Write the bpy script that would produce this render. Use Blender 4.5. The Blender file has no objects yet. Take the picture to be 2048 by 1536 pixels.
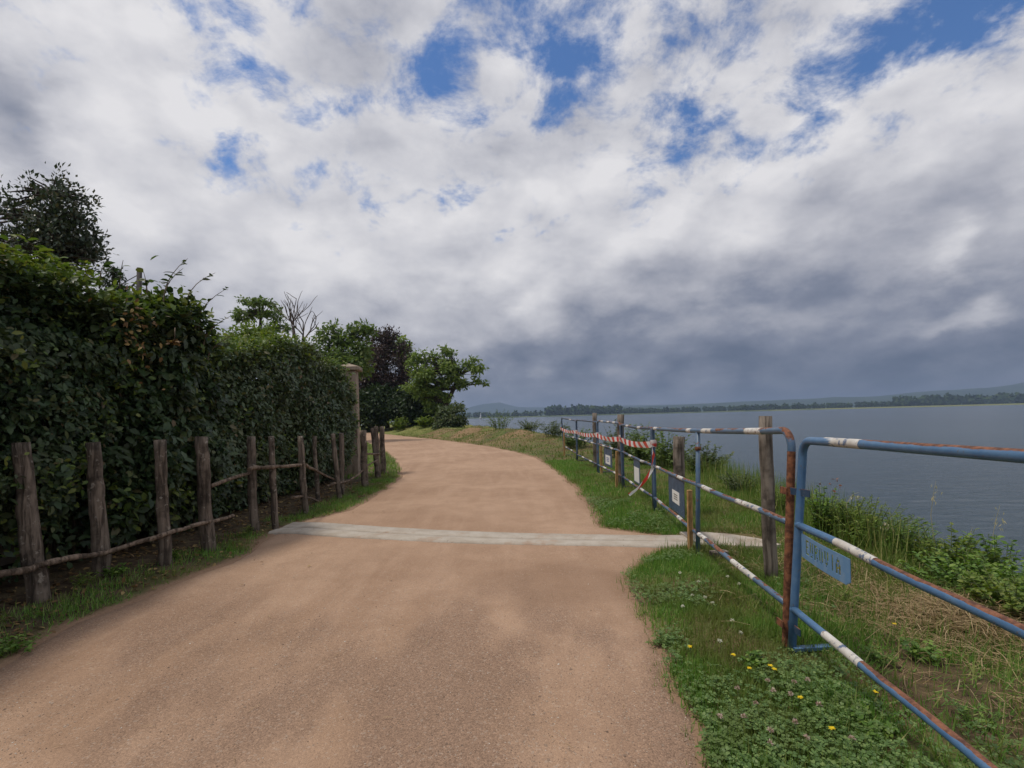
import bpy, bmesh, math, random
import numpy as np
from mathutils import Vector, Matrix

random.seed(7)
RNG = np.random.default_rng(11)
scene = bpy.context.scene
COL = scene.collection
R = math.radians

# ---------------------------------------------------------------- camera
FPX, CX, CY, HC = 1000.0, 1024.0, 833.0, 1.2      # focal length and principal point in 2048-wide pixels, eye height
ROLL = math.atan(0.026)
cr, sr = math.cos(ROLL), math.sin(ROLL)
cam_data = bpy.data.cameras.new('camera')
cam = bpy.data.objects.new('camera', cam_data)
COL.objects.link(cam)
cam.matrix_world = Matrix(((cr, sr, 0, 0), (0, 0, -1, 0), (-sr, cr, 0, HC), (0, 0, 0, 1)))
cam_data.sensor_width = 36.0
cam_data.lens = FPX / 2048 * 36
cam_data.shift_y = (CY - 768) / 2048
cam_data.clip_start = 0.05
cam_data.clip_end = 20000
scene.camera = cam


def ray(px, py):
    u, v = (px - CX) / FPX, (CY - py) / FPX
    return Vector((cr * u + sr * v, 1.0, -sr * u + cr * v))


def at(px, py, z=0.0):                      # ground point seen at a pixel of the photograph
    d = ray(px, py)
    return Vector((0, 0, HC)) + d * ((z - HC) / d.z)


def atY(px, py, Y):                         # point at a known distance ahead
    return Vector((0, 0, HC)) + ray(px, py) * Y


# ---------------------------------------------------------------- node helpers
class NT:
    def __init__(self, tree):
        self.t = tree; self.n = tree.nodes; self.l = tree.links
        self.n.clear()

    def node(self, typ, **kw):
        nd = self.n.new(typ)
        for k, v in kw.items():
            setattr(nd, k, v)
        return nd

    def put(self, sock, v):
        if v is None: return
        if hasattr(v, 'is_output') or isinstance(v, bpy.types.NodeSocket):
            self.l.new(v, sock)
        else:
            try: sock.default_value = v
            except Exception:
                sock.default_value = (*v, 1.0)

    def m(self, op, a, b=None, c=None, clamp=False):
        nd = self.node('ShaderNodeMath', operation=op, use_clamp=clamp)
        for i, v in enumerate((a, b, c)): self.put(nd.inputs[i], v)
        return nd.outputs[0]

    def add(self, a, b): return self.m('ADD', a, b)
    def mul(self, a, b): return self.m('MULTIPLY', a, b)
    def sub(self, a, b): return self.m('SUBTRACT', a, b)

    def v(self, op, a, b=None, out=0):
        nd = self.node('ShaderNodeVectorMath', operation=op)
        self.put(nd.inputs[0], a)
        if b is not None: self.put(nd.inputs[1], b)
        return nd.outputs[out]

    def scale(self, a, s):
        nd = self.node('ShaderNodeVectorMath', operation='SCALE')
        self.put(nd.inputs[0], a); self.put(nd.inputs[3], s)
        return nd.outputs[0]

    def noise(self, vec=None, scale=5, detail=2, rough=.5, lac=2.0, dist=0.0, col=False):
        nd = self.node('ShaderNodeTexNoise')
        if vec is not None: self.l.new(vec, nd.inputs['Vector'])
        nd.inputs['Scale'].default_value = scale; nd.inputs['Detail'].default_value = detail
        nd.inputs['Roughness'].default_value = rough; nd.inputs['Lacunarity'].default_value = lac
        nd.inputs['Distortion'].default_value = dist
        return nd.outputs['Color' if col else 'Fac']

    def vor(self, vec=None, scale=5, feature='F1', out='Distance', rnd=1.0):
        nd = self.node('ShaderNodeTexVoronoi', feature=feature)
        if vec is not None: self.l.new(vec, nd.inputs['Vector'])
        nd.inputs['Scale'].default_value = scale; nd.inputs['Randomness'].default_value = rnd
        return nd.outputs[out]

    def ss(self, x, a, b, lo=0.0, hi=1.0, smooth=True):
        nd = self.node('ShaderNodeMapRange', interpolation_type='SMOOTHSTEP' if smooth else 'LINEAR')
        self.put(nd.inputs[0], x)
        for i, q in enumerate((a, b, lo, hi)): self.put(nd.inputs[i + 1], q)
        return nd.outputs[0]

    def mix(self, f, a, b, blend='MIX'):
        nd = self.node('ShaderNodeMix', data_type='RGBA', blend_type=blend)
        self.put(nd.inputs[0], f)
        for i, q in ((6, a), (7, b)):
            if isinstance(q, tuple): nd.inputs[i].default_value = (*q[:3], 1.0)
            else: self.l.new(q, nd.inputs[i])
        return nd.outputs[2]

    def ramp(self, f, stops):
        nd = self.node('ShaderNodeValToRGB')
        el = nd.color_ramp.elements
        while len(el) < len(stops): el.new(0.5)
        for e, (p, c) in zip(el, stops):
            e.position = p; e.color = (*c[:3], 1.0)
        self.put(nd.inputs[0], f)
        return nd.outputs[0]

    def sep(self, v):
        nd = self.node('ShaderNodeSeparateXYZ'); self.l.new(v, nd.inputs[0]); return nd.outputs

    def comb(self, x, y, z):
        nd = self.node('ShaderNodeCombineXYZ')
        for i, q in enumerate((x, y, z)): self.put(nd.inputs[i], q)
        return nd.outputs[0]

    def bump(self, h, strength=.5, dist=.01, normal=None):
        nd = self.node('ShaderNodeBump')
        nd.inputs['Strength'].default_value = strength; nd.inputs['Distance'].default_value = dist
        self.l.new(h, nd.inputs['Height'])
        if normal is not None: self.l.new(normal, nd.inputs['Normal'])
        return nd.outputs[0]


# ---------------------------------------------------------------- sun and sky
SUN_EL, SUN_AZ = R(66), R(-97)              # high on the left, a little behind the camera
sun_vec = Vector((math.sin(SUN_AZ) * math.cos(SUN_EL), math.cos(SUN_AZ) * math.cos(SUN_EL), math.sin(SUN_EL)))
sun_data = bpy.data.lights.new('sun', 'SUN')
sun_data.energy = 2.2
sun_data.angle = R(7)
sun_data.color = (1.0, .93, .83)
sun = bpy.data.objects.new('sun', sun_data)
COL.objects.link(sun)
sun.rotation_euler = sun_vec.to_track_quat('Z', 'Y').to_euler()
sun.location = (-30, 0, 60)

scene.view_settings.view_transform = 'Standard'
scene.view_settings.look = 'None'
scene.view_settings.exposure = 0.0
scene.view_settings.gamma = 1.0
scene.view_settings.use_curve_mapping = False
scene.cycles.use_denoising = True
scene.cycles.max_bounces = 6
scene.cycles.diffuse_bounces = 3
scene.cycles.glossy_bounces = 3
scene.cycles.transmission_bounces = 4
scene.cycles.volume_bounces = 0
scene.cycles.transparent_max_bounces = 6
scene.cycles.sample_clamp_indirect = 4.0

world = bpy.data.worlds.new('World')
scene.world = world
world.use_nodes = True
world.cycles.sampling_method = 'NONE'
W = NT(world.node_tree)
tc = W.node('ShaderNodeTexCoord')
d0 = W.v('NORMALIZE', tc.outputs['Generated'])
dx, dy, dz = W.sep(d0)
# cloud coordinates: direction, flattened so that banks lie level
qv = W.comb(W.mul(dx, 1.0), W.mul(dy, 1.0), W.mul(dz, 1.75))
den = W.add(W.m('MAXIMUM', dz, 0.0), 0.45)
plane = W.comb(W.m('DIVIDE', dx, den), W.m('DIVIDE', dy, den), 0.37)
warpA = W.v('SUBTRACT', W.noise(plane, 2.2, 3, .55, col=True), (.5, .5, .5))
warpB = W.v('SUBTRACT', W.noise(qv, 8.0, 7, .60, col=True), (.5, .5, .5))
dw = W.v('ADD', d0, W.v('ADD', W.scale(warpA, .10), W.scale(warpB, .13)))
wx, wy, wz = W.sep(W.v('NORMALIZE', dw))
az = W.m('ARCTAN2', wx, wy)
el = W.m('ARCSINE', wz)


azel = W.comb(az, el, 0.0)


def bump_sum(tbl, base):
    acc = base
    for (px, py, sx, sy, amp) in tbl:
        d = ray(px, py); d.normalize()
        a0, e0 = math.atan2(d.x, d.y), math.asin(d.z)
        ca = math.cos(a0)
        ka, ke = 1000 / (sx * ca * ca), 1000 / (sy * ca)
        nd = W.node('ShaderNodeVectorMath', operation='MULTIPLY_ADD')
        W.l.new(azel, nd.inputs[0])
        nd.inputs[1].default_value = (ka, ke, 0); nd.inputs[2].default_value = (-a0 * ka, -e0 * ke, 0)
        q = W.v('DOT_PRODUCT', nd.outputs[0], nd.outputs[0], out=1)
        acc = W.m('MULTIPLY_ADD', W.m('POWER', .36788, q), amp, acc)
    return acc


GAPS = [(1130, 105, 170, 75, -.44), (925, 140, 90, 60, -.46), (1190, 225, 90, 45, -.42), (1370, 245, 140, 45, -.36),
        (1580, 150, 130, 110, -.42), (1760, 100, 170, 80, -.32), (1950, 10, 130, 60, -.66), (470, 295, 34, 36, -.36),
        (545, 150, 60, 36, -.30), (480, 18, 130, 30, -.28), (690, 225, 90, 30, -.24), (1330, 30, 120, 50, -.30), (1300, 135, 70, 50, .12),
        (640, 380, 90, 36, -.14), (890, 270, 80, 30, -.24), (200, 250, 250, 140, .2), (1800, 260, 150, 80, .12)]
fbm = W.noise(plane, 8.0, 9, .64, dist=.2)
big = W.noise(d0, 1.7, 2, .5)
cov = bump_sum(GAPS, W.add(.58, W.add(W.mul(W.sub(fbm, .5), 2.7), W.mul(W.sub(big, .5), .3))))
low = W.ss(dz, .40, .18)                                     # the deck closes towards the horizon
cov = W.m('MULTIPLY_ADD', low, .9, cov)
alpha = W.ss(cov, -.06, .58)
LIGHT = [(1560, 650, 560, 110, -.20), (1400, 790, 800, 110, -.19), (1850, 440, 230, 110, -.12), (1350, 560, 180, 80, -.06),
         (30, 250, 120, 90, -.30), (560, 600, 420, 130, .12), (1400, 330, 330, 80, .12), (1790, 240, 130, 80, .12),
         (1895, 495, 50, 38, .26), (1935, 640, 90, 30, .24), (1060, 600, 60, 40, .16), (300, 150, 330, 130, .09), (560, 420, 330, 60, .05)]
# relief: bright heads, greyer undersides
q2 = W.v('ADD', qv, (-.03, 0.0, .085))
fb1 = W.noise(qv, 4.2, 7, .54, dist=.15)
fb2 = W.noise(q2, 4.2, 4, .50, dist=.15)
vn = W.node('ShaderNodeTexVoronoi', feature='F1')
W.l.new(W.v('ADD', qv, W.scale(warpB, .16)), vn.inputs['Vector'])
vn.inputs['Scale'].default_value = 8.0
bill = vn.outputs['Distance']
lum = W.add(.845, W.add(W.mul(W.sub(fb1, fb2), .56), W.mul(W.sub(fb1, .5), .34)))
lum = W.m('MULTIPLY_ADD', W.sub(.45, bill), .24, lum)
lum = W.m('MULTIPLY_ADD', W.sub(fbm, .5), .22, lum)
lum = bump_sum(LIGHT, lum)
lum = W.m('MULTIPLY_ADD', W.ss(el, .34, .08), -.26, lum)      # undersides of the deck, seen ever flatter
cloud = W.ramp(lum, [(0.0, (.075, .10, .155)), (.22, (.125, .155, .225)), (.42, (.225, .25, .325)), (.62, (.41, .42, .48)),
                     (.82, (.62, .62, .66)), (1.0, (.79, .78, .80))])
cloud = W.scale(cloud, 10.0)
skyn = W.node('ShaderNodeTexSky', sky_type='NISHITA', sun_disc=False)
skyn.sun_elevation = SUN_EL
skyn.sun_rotation = SUN_AZ % (2 * math.pi)
skyn.air_density = 1.0; skyn.dust_density = .4; skyn.ozone_density = 2.0
skyn.altitude = 200
blue = W.mix(1.0, skyn.outputs[0], (.72, .98, 1.28), 'MULTIPLY')
bg = W.node('ShaderNodeBackground')
W.l.new(W.mix(alpha, blue, cloud), bg.inputs['Color'])
bg.inputs['Strength'].default_value = 0.1
W.l.new(bg.outputs[0], W.node('ShaderNodeOutputWorld').inputs[0])

# ---------------------------------------------------------------- materials
MATS = {}


def material(name, fn):
    mt = bpy.data.materials.new(name); mt.use_nodes = True
    n = NT(mt.node_tree)
    p = n.node('ShaderNodeBsdfPrincipled')
    out = n.node('ShaderNodeOutputMaterial')
    n.l.new(p.outputs[0], out.inputs[0])
    n.p = p; n.out = out
    n.geo = n.node('ShaderNodeNewGeometry')
    n.pos = n.geo.outputs['Position']
    n.obj = n.node('ShaderNodeTexCoord').outputs['Object']
    fn(n)
    MATS[name] = mt
    return mt


def S(n, color=None, rough=None, normal=None, spec=None, metal=None):
    for k, v in (('Base Color', color), ('Roughness', rough), ('Normal', normal), ('Specular IOR Level', spec), ('Metallic', metal)):
        if v is not None: n.put(n.p.inputs[k], v)


def leaf_mat(name, stops, rough=.5, trans=.25, spec=.4, patch=None):
    def fn(n):
        rnd = n.geo.outputs['Random Per Island']
        c = n.ramp(rnd, stops)
        if patch:
            c = n.mix(n.ss(n.noise(n.pos, patch[0], 3), .48, .62), c, patch[1])
        S(n, c, rough, spec=spec)
        tr = n.node('ShaderNodeBsdfTranslucent')
        n.l.new(n.mix(1.0, c, (1.15, 1.2, .55), 'MULTIPLY'), tr.inputs[0])
        mx = n.node('ShaderNodeMixShader'); mx.inputs[0].default_value = trans
        n.l.new(n.p.outputs[0], mx.inputs[1]); n.l.new(tr.outputs[0], mx.inputs[2])
        n.l.new(mx.outputs[0], n.out.inputs[0])
    return material(name, fn)


leaf_mat('hedge_leaf', [(0, (.024, .046, .020)), (.5, (.041, .079, .030)), (.82, (.068, .111, .040)), (.95, (.117, .139, .050)), (1, (.144, .102, .050))], .46, .25, .4, patch=(2.2, (.050, .072, .026)))
leaf_mat('ivy_leaf', [(0, (.040, .070, .032)), (.5, (.068, .110, .049)), (.85, (.105, .149, .060)), (.95, (.165, .165, .081)), (1, (.209, .143, .081))], .44, .25, .45, patch=(2.0, (.080, .106, .040)))
leaf_mat('vine_leaf', [(0, (.075, .125, .026)), (.6, (.125, .19, .036)), (1, (.20, .22, .05))], .45, .35, .35)
leaf_mat('magnolia_leaf', [(0, (.037, .060, .035)), (.6, (.062, .090, .050)), (1, (.112, .106, .062))], .35, .12, .5)
leaf_mat('locust_leaf', [(0, (.084, .142, .044)), (.6, (.131, .200, .063)), (1, (.200, .242, .089))], .5, .4, .3)
leaf_mat('robinia_leaf', [(0, (.11, .175, .042)), (.6, (.17, .245, .060)), (1, (.25, .30, .085))], .5, .4, .3)
leaf_mat('lime_leaf', [(0, (.098, .161, .025)), (.6, (.149, .218, .039)), (1, (.230, .265, .057))], .5, .35, .3)
leaf_mat('plum_leaf', [(0, (.040, .026, .026)), (.6, (.066, .042, .040)), (.9, (.105, .065, .058)), (1, (.08, .10, .04))], .5, .2, .3)
leaf_mat('dark_leaf', [(0, (.022, .041, .017)), (.7, (.038, .067, .024)), (1, (.060, .084, .036))], .5, .2, .3)
leaf_mat('sage_leaf', [(0, (.072, .108, .054)), (.7, (.108, .144, .072)), (1, (.168, .180, .096))], .55, .3, .3)
leaf_mat('weed_leaf', [(0, (.081, .163, .030)), (.6, (.144, .256, .045)), (1, (.237, .338, .069))], .45, .35, .35)
leaf_mat('clover_leaf', [(0, (.079, .144, .043)), (.6, (.137, .230, .069)), (1, (.230, .316, .101))], .5, .3, .3, patch=(9, (.125, .185, .050)))
leaf_mat('grass_blade', [(0, (.088, .195, .034)), (.5, (.136, .285, .049)), (.85, (.201, .341, .071)), (1, (.426, .431, .171))], .5, .35, .3,
         patch=(1.3, (.165, .20, .055)))
leaf_mat('bank_blade', [(0, (.090, .158, .031)), (.55, (.150, .231, .048)), (.82, (.240, .277, .084)), (1, (.408, .383, .156))], .55, .3, .25)
leaf_mat('far_blade', [(0, (.098, .149, .034)), (.5, (.149, .201, .052)), (.85, (.218, .241, .075)), (1, (.345, .310, .138))], .55, .3, .25)
leaf_mat('straw', [(0, (.20, .135, .070)), (.5, (.32, .225, .115)), (1, (.46, .36, .20))], .6, .2, .25)
leaf_mat('seed_head', [(0, (.38, .33, .20)), (1, (.60, .54, .36))], .5, .3, .3)
leaf_mat('dead_leaf', [(0, (.10, .055, .025)), (.6, (.20, .12, .05)), (1, (.34, .25, .10))], .6, .1, .25)
leaf_mat('red_leaf', [(0, (.16, .05, .03)), (1, (.28, .11, .05))], .5, .25, .3)
leaf_mat('yellow_petal', [(0, (.70, .48, .01)), (1, (.85, .66, .03))], .5, .25, .2)
leaf_mat('white_petal', [(0, (.55, .55, .46)), (1, (.78, .77, .70))], .6, .25, .2)
leaf_mat('clover_petal', [(0, (.42, .26, .25)), (.6, (.56, .42, .38)), (1, (.68, .60, .52))], .6, .25, .2)


def bark(n, a, b, sc=1.0, lichen=None):
    v = n.node('ShaderNodeMapping'); n.l.new(n.obj, v.inputs[0]); v.inputs['Scale'].default_value = (26 * sc, 26 * sc, 2.6 * sc)
    streak = n.noise(v.outputs[0], 1.0, 7, .65, dist=.6)
    blot = n.noise(n.obj, 6 * sc, 4, .6)
    c = n.mix(n.ss(streak, .34, .66), a, b)
    c = n.mix(n.ss(blot, .45, .7), c, tuple(q * .55 for q in a))
    if lichen:
        c = n.mix(n.ss(n.noise(n.obj, 23 * sc, 4, .6), .60, .68), c, lichen)
    crack = n.ss(streak, .30, .5)
    S(n, c, .85, n.bump(crack, .9, .012), .2)


material('fence_wood', lambda n: bark(n, (.086, .068, .053), (.210, .170, .134), 1.0, (.27, .24, .20)))
material('rail_wood', lambda n: bark(n, (.13, .095, .068), (.27, .205, .155), 1.4))
material('post_wood', lambda n: bark(n, (.115, .094, .076), (.250, .212, .175), 1.0))
material('tree_bark', lambda n: bark(n, (.045, .036, .028), (.12, .095, .075), .5))
material('dead_bark', lambda n: bark(n, (.07, .058, .048), (.16, .13, .11), .5))
material('twig', lambda n: S(n, n.mix(n.noise(n.obj, 14, 3), (.06, .045, .03), (.17, .125, .08)), .8))
material('green_stem', lambda n: S(n, n.mix(n.noise(n.obj, 9, 3), (.07, .11, .03), (.15, .17, .06)), .6))
material('pole_wood', lambda n: S(n, n.mix(n.noise(n.obj, 8, 4), (.030, .026, .024), (.062, .055, .05)), .85))
material('stake_wood', lambda n: bark(n, (.40, .235, .095), (.56, .35, .155), 1.2))


def blue_steel(n, rust_amt, c0=(.056, .136, .265), c1=(.088, .176, .300), crust=False):
    px = n.noise(n.pos, 5.5, 6, .62)
    fine = n.noise(n.pos, 60, 5, .6)
    nz = n.sep(n.geo.outputs['Normal'])[2]
    k = n.add(n.add(n.mul(nz, .20), n.mul(px, 1.0)), n.mul(fine, .16))
    if crust:                               # rust crept along the upper side of the rails, towards the far end of the panel
        yy = n.sep(n.pos)[1]
        k = n.add(n.mul(nz, .46), n.add(n.mul(n.sub(px, .5), .55), n.mul(n.ss(yy, 2.15, 1.75), .36)))
        k = n.mul(k, n.m('GREATER_THAN', nz, -.2))
    rust = n.ss(k, rust_amt, rust_amt + .035)
    bl = n.mix(n.ss(n.noise(n.pos, 17, 5, .6), .35, .7), c0, c1)
    bl = n.mix(n.ss(fine, .60, .68), bl, (.10, .12, .16))
    rc = n.mix(n.ss(n.noise(n.pos, 45, 5, .65), .35, .65), (.085, .036, .024), (.25, .105, .055))
    S(n, n.mix(rust, bl, rc), n.ss(rust, 0, 1, .42, .85), n.bump(n.add(fine, rust), .25, .002), .45)


material('blue_paint', lambda n: blue_steel(n, .84))
material('rusty_blue_paint', lambda n: blue_steel(n, .705, (.060, .120, .210), (.098, .150, .215)))
material('faded_blue_paint', lambda n: blue_steel(n, .76, (.028, .058, .108), (.055, .088, .14)))
material('near_blue_paint', lambda n: blue_steel(n, .66, crust=True))


def white_band(n):
    a = n.noise(n.pos, 34, 6, .66)
    b = n.noise(n.pos, 9, 4, .6)
    c = n.mix(n.ss(b, .3, .7), (.46, .43, .38), (.66, .64, .60))
    c = n.mix(n.ss(n.add(n.mul(a, .75), n.mul(n.noise(n.pos, 13, 5, .6), .35)), .585, .625), c, n.mix(n.ss(b, .45, .55), (.10, .14, .22), (.24, .16, .12)))
    S(n, c, .6)


material('white_band', white_band)
material('rust', lambda n: S(n, n.mix(n.ss(n.noise(n.pos, 40, 5, .65), .35, .65), (.09, .038, .024), (.26, .11, .055)), .85,
                             n.bump(n.noise(n.pos, 120, 4), .4, .002), .25))


def plate_paint(n):
    a = n.noise(n.pos, 40, 5, .65)
    c = n.mix(n.ss(n.noise(n.pos, 12, 4), .4, .65), (.030, .062, .115), (.055, .095, .16))
    c = n.mix(n.ss(a, .66, .68), c, (.72, .72, .70))
    S(n, c, .5, n.bump(a, .2, .002), .4)


material('dark_plate', plate_paint)
material('blue_plate', lambda n: S(n, n.mix(n.ss(n.noise(n.pos, 22, 5, .6), .4, .68), (.105, .235, .42), (.16, .27, .42)), .45,
                                   n.bump(n.noise(n.pos, 90, 3), .1, .001), .45))
material('paper', lambda n: S(n, n.mix(n.noise(n.pos, 60, 4), (.62, .62, .60), (.80, .80, .78)), .7))
material('blue_ink', lambda n: S(n, (.05, .09, .32), .6))
material('grey_ink', lambda n: S(n, (.16, .16, .13), .6))


def tape(n):
    uv = n.node('ShaderNodeUVMap').outputs[0]
    x, y, z = n.sep(uv)
    s = n.m('FRACT', n.m('MULTIPLY_ADD', y, .35, x))
    c = n.mix(n.m('GREATER_THAN', s, .5), (.78, .77, .75), (.62, .045, .025))
    S(n, c, .35, spec=.5)
    tr = n.node('ShaderNodeBsdfTranslucent'); n.l.new(c, tr.inputs[0])
    mx = n.node('ShaderNodeMixShader'); mx.inputs[0].default_value = .3
    n.l.new(n.p.outputs[0], mx.inputs[1]); n.l.new(tr.outputs[0], mx.inputs[2]); n.l.new(mx.outputs[0], n.out.inputs[0])


material('hazard_tape', tape)


def path_mat(n):
    x, y, z = n.sep(n.pos)
    st = n.comb(n.add(n.mul(x, 1.0), n.mul(n.m('POWER', n.m('MAXIMUM', n.sub(y, 8.0), 0.0), 2.0), .011)), n.mul(y, .10), 0.0)              # wheel lines along the path
    lines = n.noise(st, 4.2, 5, .6, dist=.4)
    big = n.noise(n.pos, .55, 4, .55)
    mid = n.noise(n.pos, 3.0, 6, .65)
    grit = n.vor(n.pos, 190, out='Color')
    gv = n.node('ShaderNodeSeparateColor'); n.l.new(grit, gv.inputs[0])
    gd = n.vor(n.pos, 190)
    grit2 = n.vor(n.pos, 110, out='Color')
    gv2 = n.node('ShaderNodeSeparateColor'); n.l.new(grit2, gv2.inputs[0])
    c = n.mix(n.ss(big, .36, .64), (.345, .222, .146), (.428, .285, .193))
    c = n.mix(n.ss(lines, .42, .64, 0, .5), c, (.450, .304, .210))
    c = n.mix(n.ss(mid, .42, .62, 0, .3), c, (.275, .172, .110))
    # coarser, greyer gravel where the fines have washed out
    coarse = n.mul(n.ss(n.noise(n.comb(x, n.mul(y, .45), 3.1), 1.1, 4, .55), .47, .60), n.ss(y, 4.6, 2.4))
    c = n.mix(n.mul(coarse, .68), c, (.250, .165, .118))
    g = n.ramp(gv.outputs[0], [(0, (.55, .53, .51)), (.45, (.90, .89, .88)), (.8, (1.04, 1.03, 1.0)), (1, (1.38, 1.35, 1.3))])
    c = n.mix(n.ss(coarse, 0, 1, .36, .72), c, n.mix(1.0, c, g, 'MULTIPLY'))
    c = n.mix(n.mul(n.ss(gv2.outputs[1], .93, .95), .25), c, (.50, .42, .34))
    # damp patch beside the channel
    dm = n.v('LENGTH', n.v('MULTIPLY', n.v('SUBTRACT', n.v('ADD', n.pos, n.scale(n.v('SUBTRACT', n.noise(n.pos, 2.5, 4, col=True), (.5, .5, .5)), .5)), (.30, 3.55, 0)), (1.0, 1.3, 0)), out=1)
    c = n.mix(n.ss(dm, .75, .35, 0, .45), c, (.225, .138, .088))
    h = n.add(n.mul(gd, -.8), n.mul(mid, .9))
    S(n, c, .92, n.bump(h, .55, .006), .2)


material('path_gravel', path_mat)


def ground_mat(n):
    x, y, z = n.sep(n.pos)
    a = n.noise(n.pos, 1.6, 6, .62)
    b = n.noise(n.pos, 9.0, 6, .65)
    soil = n.mix(n.ss(b, .35, .65), (.070, .046, .030), (.15, .10, .064))
    dry = n.mix(n.ss(b, .35, .65), (.16, .115, .058), (.12, .105, .042))
    grn = n.mix(n.ss(b, .35, .65), (.060, .090, .024), (.115, .135, .040))
    c = n.mix(n.ss(a, .40, .60), grn, dry)
    c = n.mix(n.ss(n.noise(n.pos, 2.2, 5, .6), .54, .66), c, soil)
    sp_ = n.v('LENGTH', n.v('MULTIPLY', n.v('SUBTRACT', n.v('ADD', n.pos, n.scale(n.v('SUBTRACT', n.noise(n.pos, 4, 4, col=True), (.5, .5, .5)), .6)), (1.75, 2.1, 0)), (1.0, 1.05, 0)), out=1)
    c = n.mix(n.ss(sp_, .55, .30, 0, .8), c, n.mix(n.ss(b, .4, .6), (.075, .047, .030), (.145, .092, .056)))
    far = n.ss(y, 16, 26)
    mound = n.mul(n.mul(far, n.ss(y, 40, 30)), n.ss(n.noise(n.comb(x, n.mul(y, .6), 0.), .55, 5, .6), .42, .56))
    c = n.mix(n.mul(mound, .85), c, n.mix(b, (.22, .135, .075), (.33, .215, .125)))
    lawn = n.mix(n.ss(n.noise(n.pos, .8, 4), .35, .65), (.135, .165, .045), (.22, .21, .075))
    c = n.mix(n.mul(n.ss(y, 24, 36), n.ss(mound, .5, .1)), c, lawn)
    c = n.mix(n.mul(n.ss(x, -2.62, -3.0), n.ss(y, 12.5, 11.0)), c, n.mix(n.ss(b, .4, .6), (.055, .038, .026), (.11, .085, .05)))
    vg = n.node('ShaderNodeAttribute', attribute_name='verge').outputs['Fac']
    rim = n.ss(n.add(vg, n.mul(n.sub(n.noise(n.pos, 7, 5, .65), .5), .22)), .16, .02)
    c = n.mix(rim, c, n.mix(n.noise(n.pos, 60, 4), (.20, .125, .080), (.33, .215, .140)))
    S(n, c, .95, n.bump(n.add(b, n.noise(n.pos, 45, 4)), .6, .02), .15)


material('soil', ground_mat)
def concrete_mat(n):
    c = n.mix(n.ss(n.noise(n.pos, 6, 6, .65), .3, .7), (.37, .315, .255), n.mix(n.noise(n.pos, 130, 3), (.41, .365, .31), (.50, .45, .385)))
    washed = n.ss(n.add(n.noise(n.pos, 1.7, 6, .68), n.mul(n.noise(n.pos, 14, 4, .6), .35)), .70, .92)      # fines washed over it
    c = n.mix(n.mul(washed, .85), c, (.36, .245, .172))
    c = n.mix(n.ss(n.noise(n.pos, 38, 4, .6), .64, .70), c, (.20, .16, .13))
    S(n, c, .92, n.bump(n.add(n.noise(n.pos, 70, 5, .7), n.noise(n.pos, 9, 3)), .4, .005), .2)


material('concrete', concrete_mat)


def water_mat(n):
    x, y, z = n.sep(n.pos)
    v = n.comb(n.mul(x, .55), n.mul(y, 1.25), 0.0)
    r1 = n.noise(v, 2.3, 6, .62, dist=.5)
    r2 = n.noise(v, .35, 4, .55)
    body = n.mix(n.ss(n.noise(n.pos, .02, 3), .35, .65), (.018, .038, .048), (.030, .054, .066))
    S(n, body, .16, n.bump(n.add(n.mul(r1, .55), n.mul(r2, .9)), .60, .22), .5)
    n.p.inputs['IOR'].default_value = 1.333


material('lake_water', water_mat)
material('pebble', lambda n: S(n, n.ramp(n.geo.outputs['Random Per Island'], [(0, (.13, .085, .06)), (.5, (.27, .19, .135)), (.85, (.38, .29, .22)), (1, (.55, .49, .42))]), .9))


def far_mat(a, b, sc):
    def fn(n):
        S(n, n.mix(n.ss(n.noise(n.pos, sc, 5, .6), .35, .65), a, b), .95, spec=.1)
    return fn


material('far_foliage', lambda n: S(n, n.ramp(n.geo.outputs['Random Per Island'], [(0, (.022, .045, .018)), (.6, (.045, .080, .028)), (1, (.085, .12, .04))]), .9, spec=.1))
material('hill_forest', far_mat((.020, .040, .018), (.050, .075, .032), .011))
material('shore_grass', far_mat((.055, .085, .030), (.12, .14, .055), .03))


def pillar_mat(n):
    a = n.noise(n.pos, 5, 6, .65)
    c = n.mix(n.ss(a, .3, .7), (.235, .185, .14), (.36, .295, .235))
    c = n.mix(n.ss(n.noise(n.comb(n.sep(n.pos)[0], n.sep(n.pos)[1], n.mul(n.sep(n.pos)[2], .25)), 7, 5), .52, .7), c, (.15, .115, .085))
    S(n, c, .9, n.bump(n.noise(n.pos, 60, 5), .4, .006), .2)


material('render_plaster', pillar_mat)
material('dark_metal', lambda n: S(n, (.05, .05, .055), .5))
material('sail_cloth', lambda n: S(n, n.mix(n.noise(n.pos, 1, 3), (.78, .78, .77), (.84, .84, .83)), .7))
material('hull_paint', lambda n: S(n, n.mix(n.noise(n.pos, 1, 3), (.70, .70, .70), (.78, .78, .78)), .4))

# ---------------------------------------------------------------- mesh helpers


def vnoise(p, seed=0):
    p = np.asarray(p, float)
    i = np.floor(p).astype(np.int64); f = p - i
    f = f * f * (3 - 2 * f)
    def h(a):
        q = (a[..., 0] * 374761393 + a[..., 1] * 668265263 + a[..., 2] * 2147483647 + seed * 1442695041) & 0x7fffffff
        q = ((q ^ (q >> 13)) * 1274126177) & 0x7fffffff
        return ((q ^ (q >> 16)) & 0xffff) / 65535.0
    out = 0
    for ox in (0, 1):
        for oy in (0, 1):
            for oz in (0, 1):
                w = (f[..., 0] if ox else 1 - f[..., 0]) * (f[..., 1] if oy else 1 - f[..., 1]) * (f[..., 2] if oz else 1 - f[..., 2])
                out = out + w * h(i + np.array([ox, oy, oz]))
    return out


def fbm_np(p, oct=4, seed=0):
    p = np.asarray(p, float); a, s, t = 1.0, 0.0, 0.0
    for k in range(oct):
        s = s + a * vnoise(p * 2 ** k, seed + k); t += a; a *= .5
    return s / t


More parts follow.
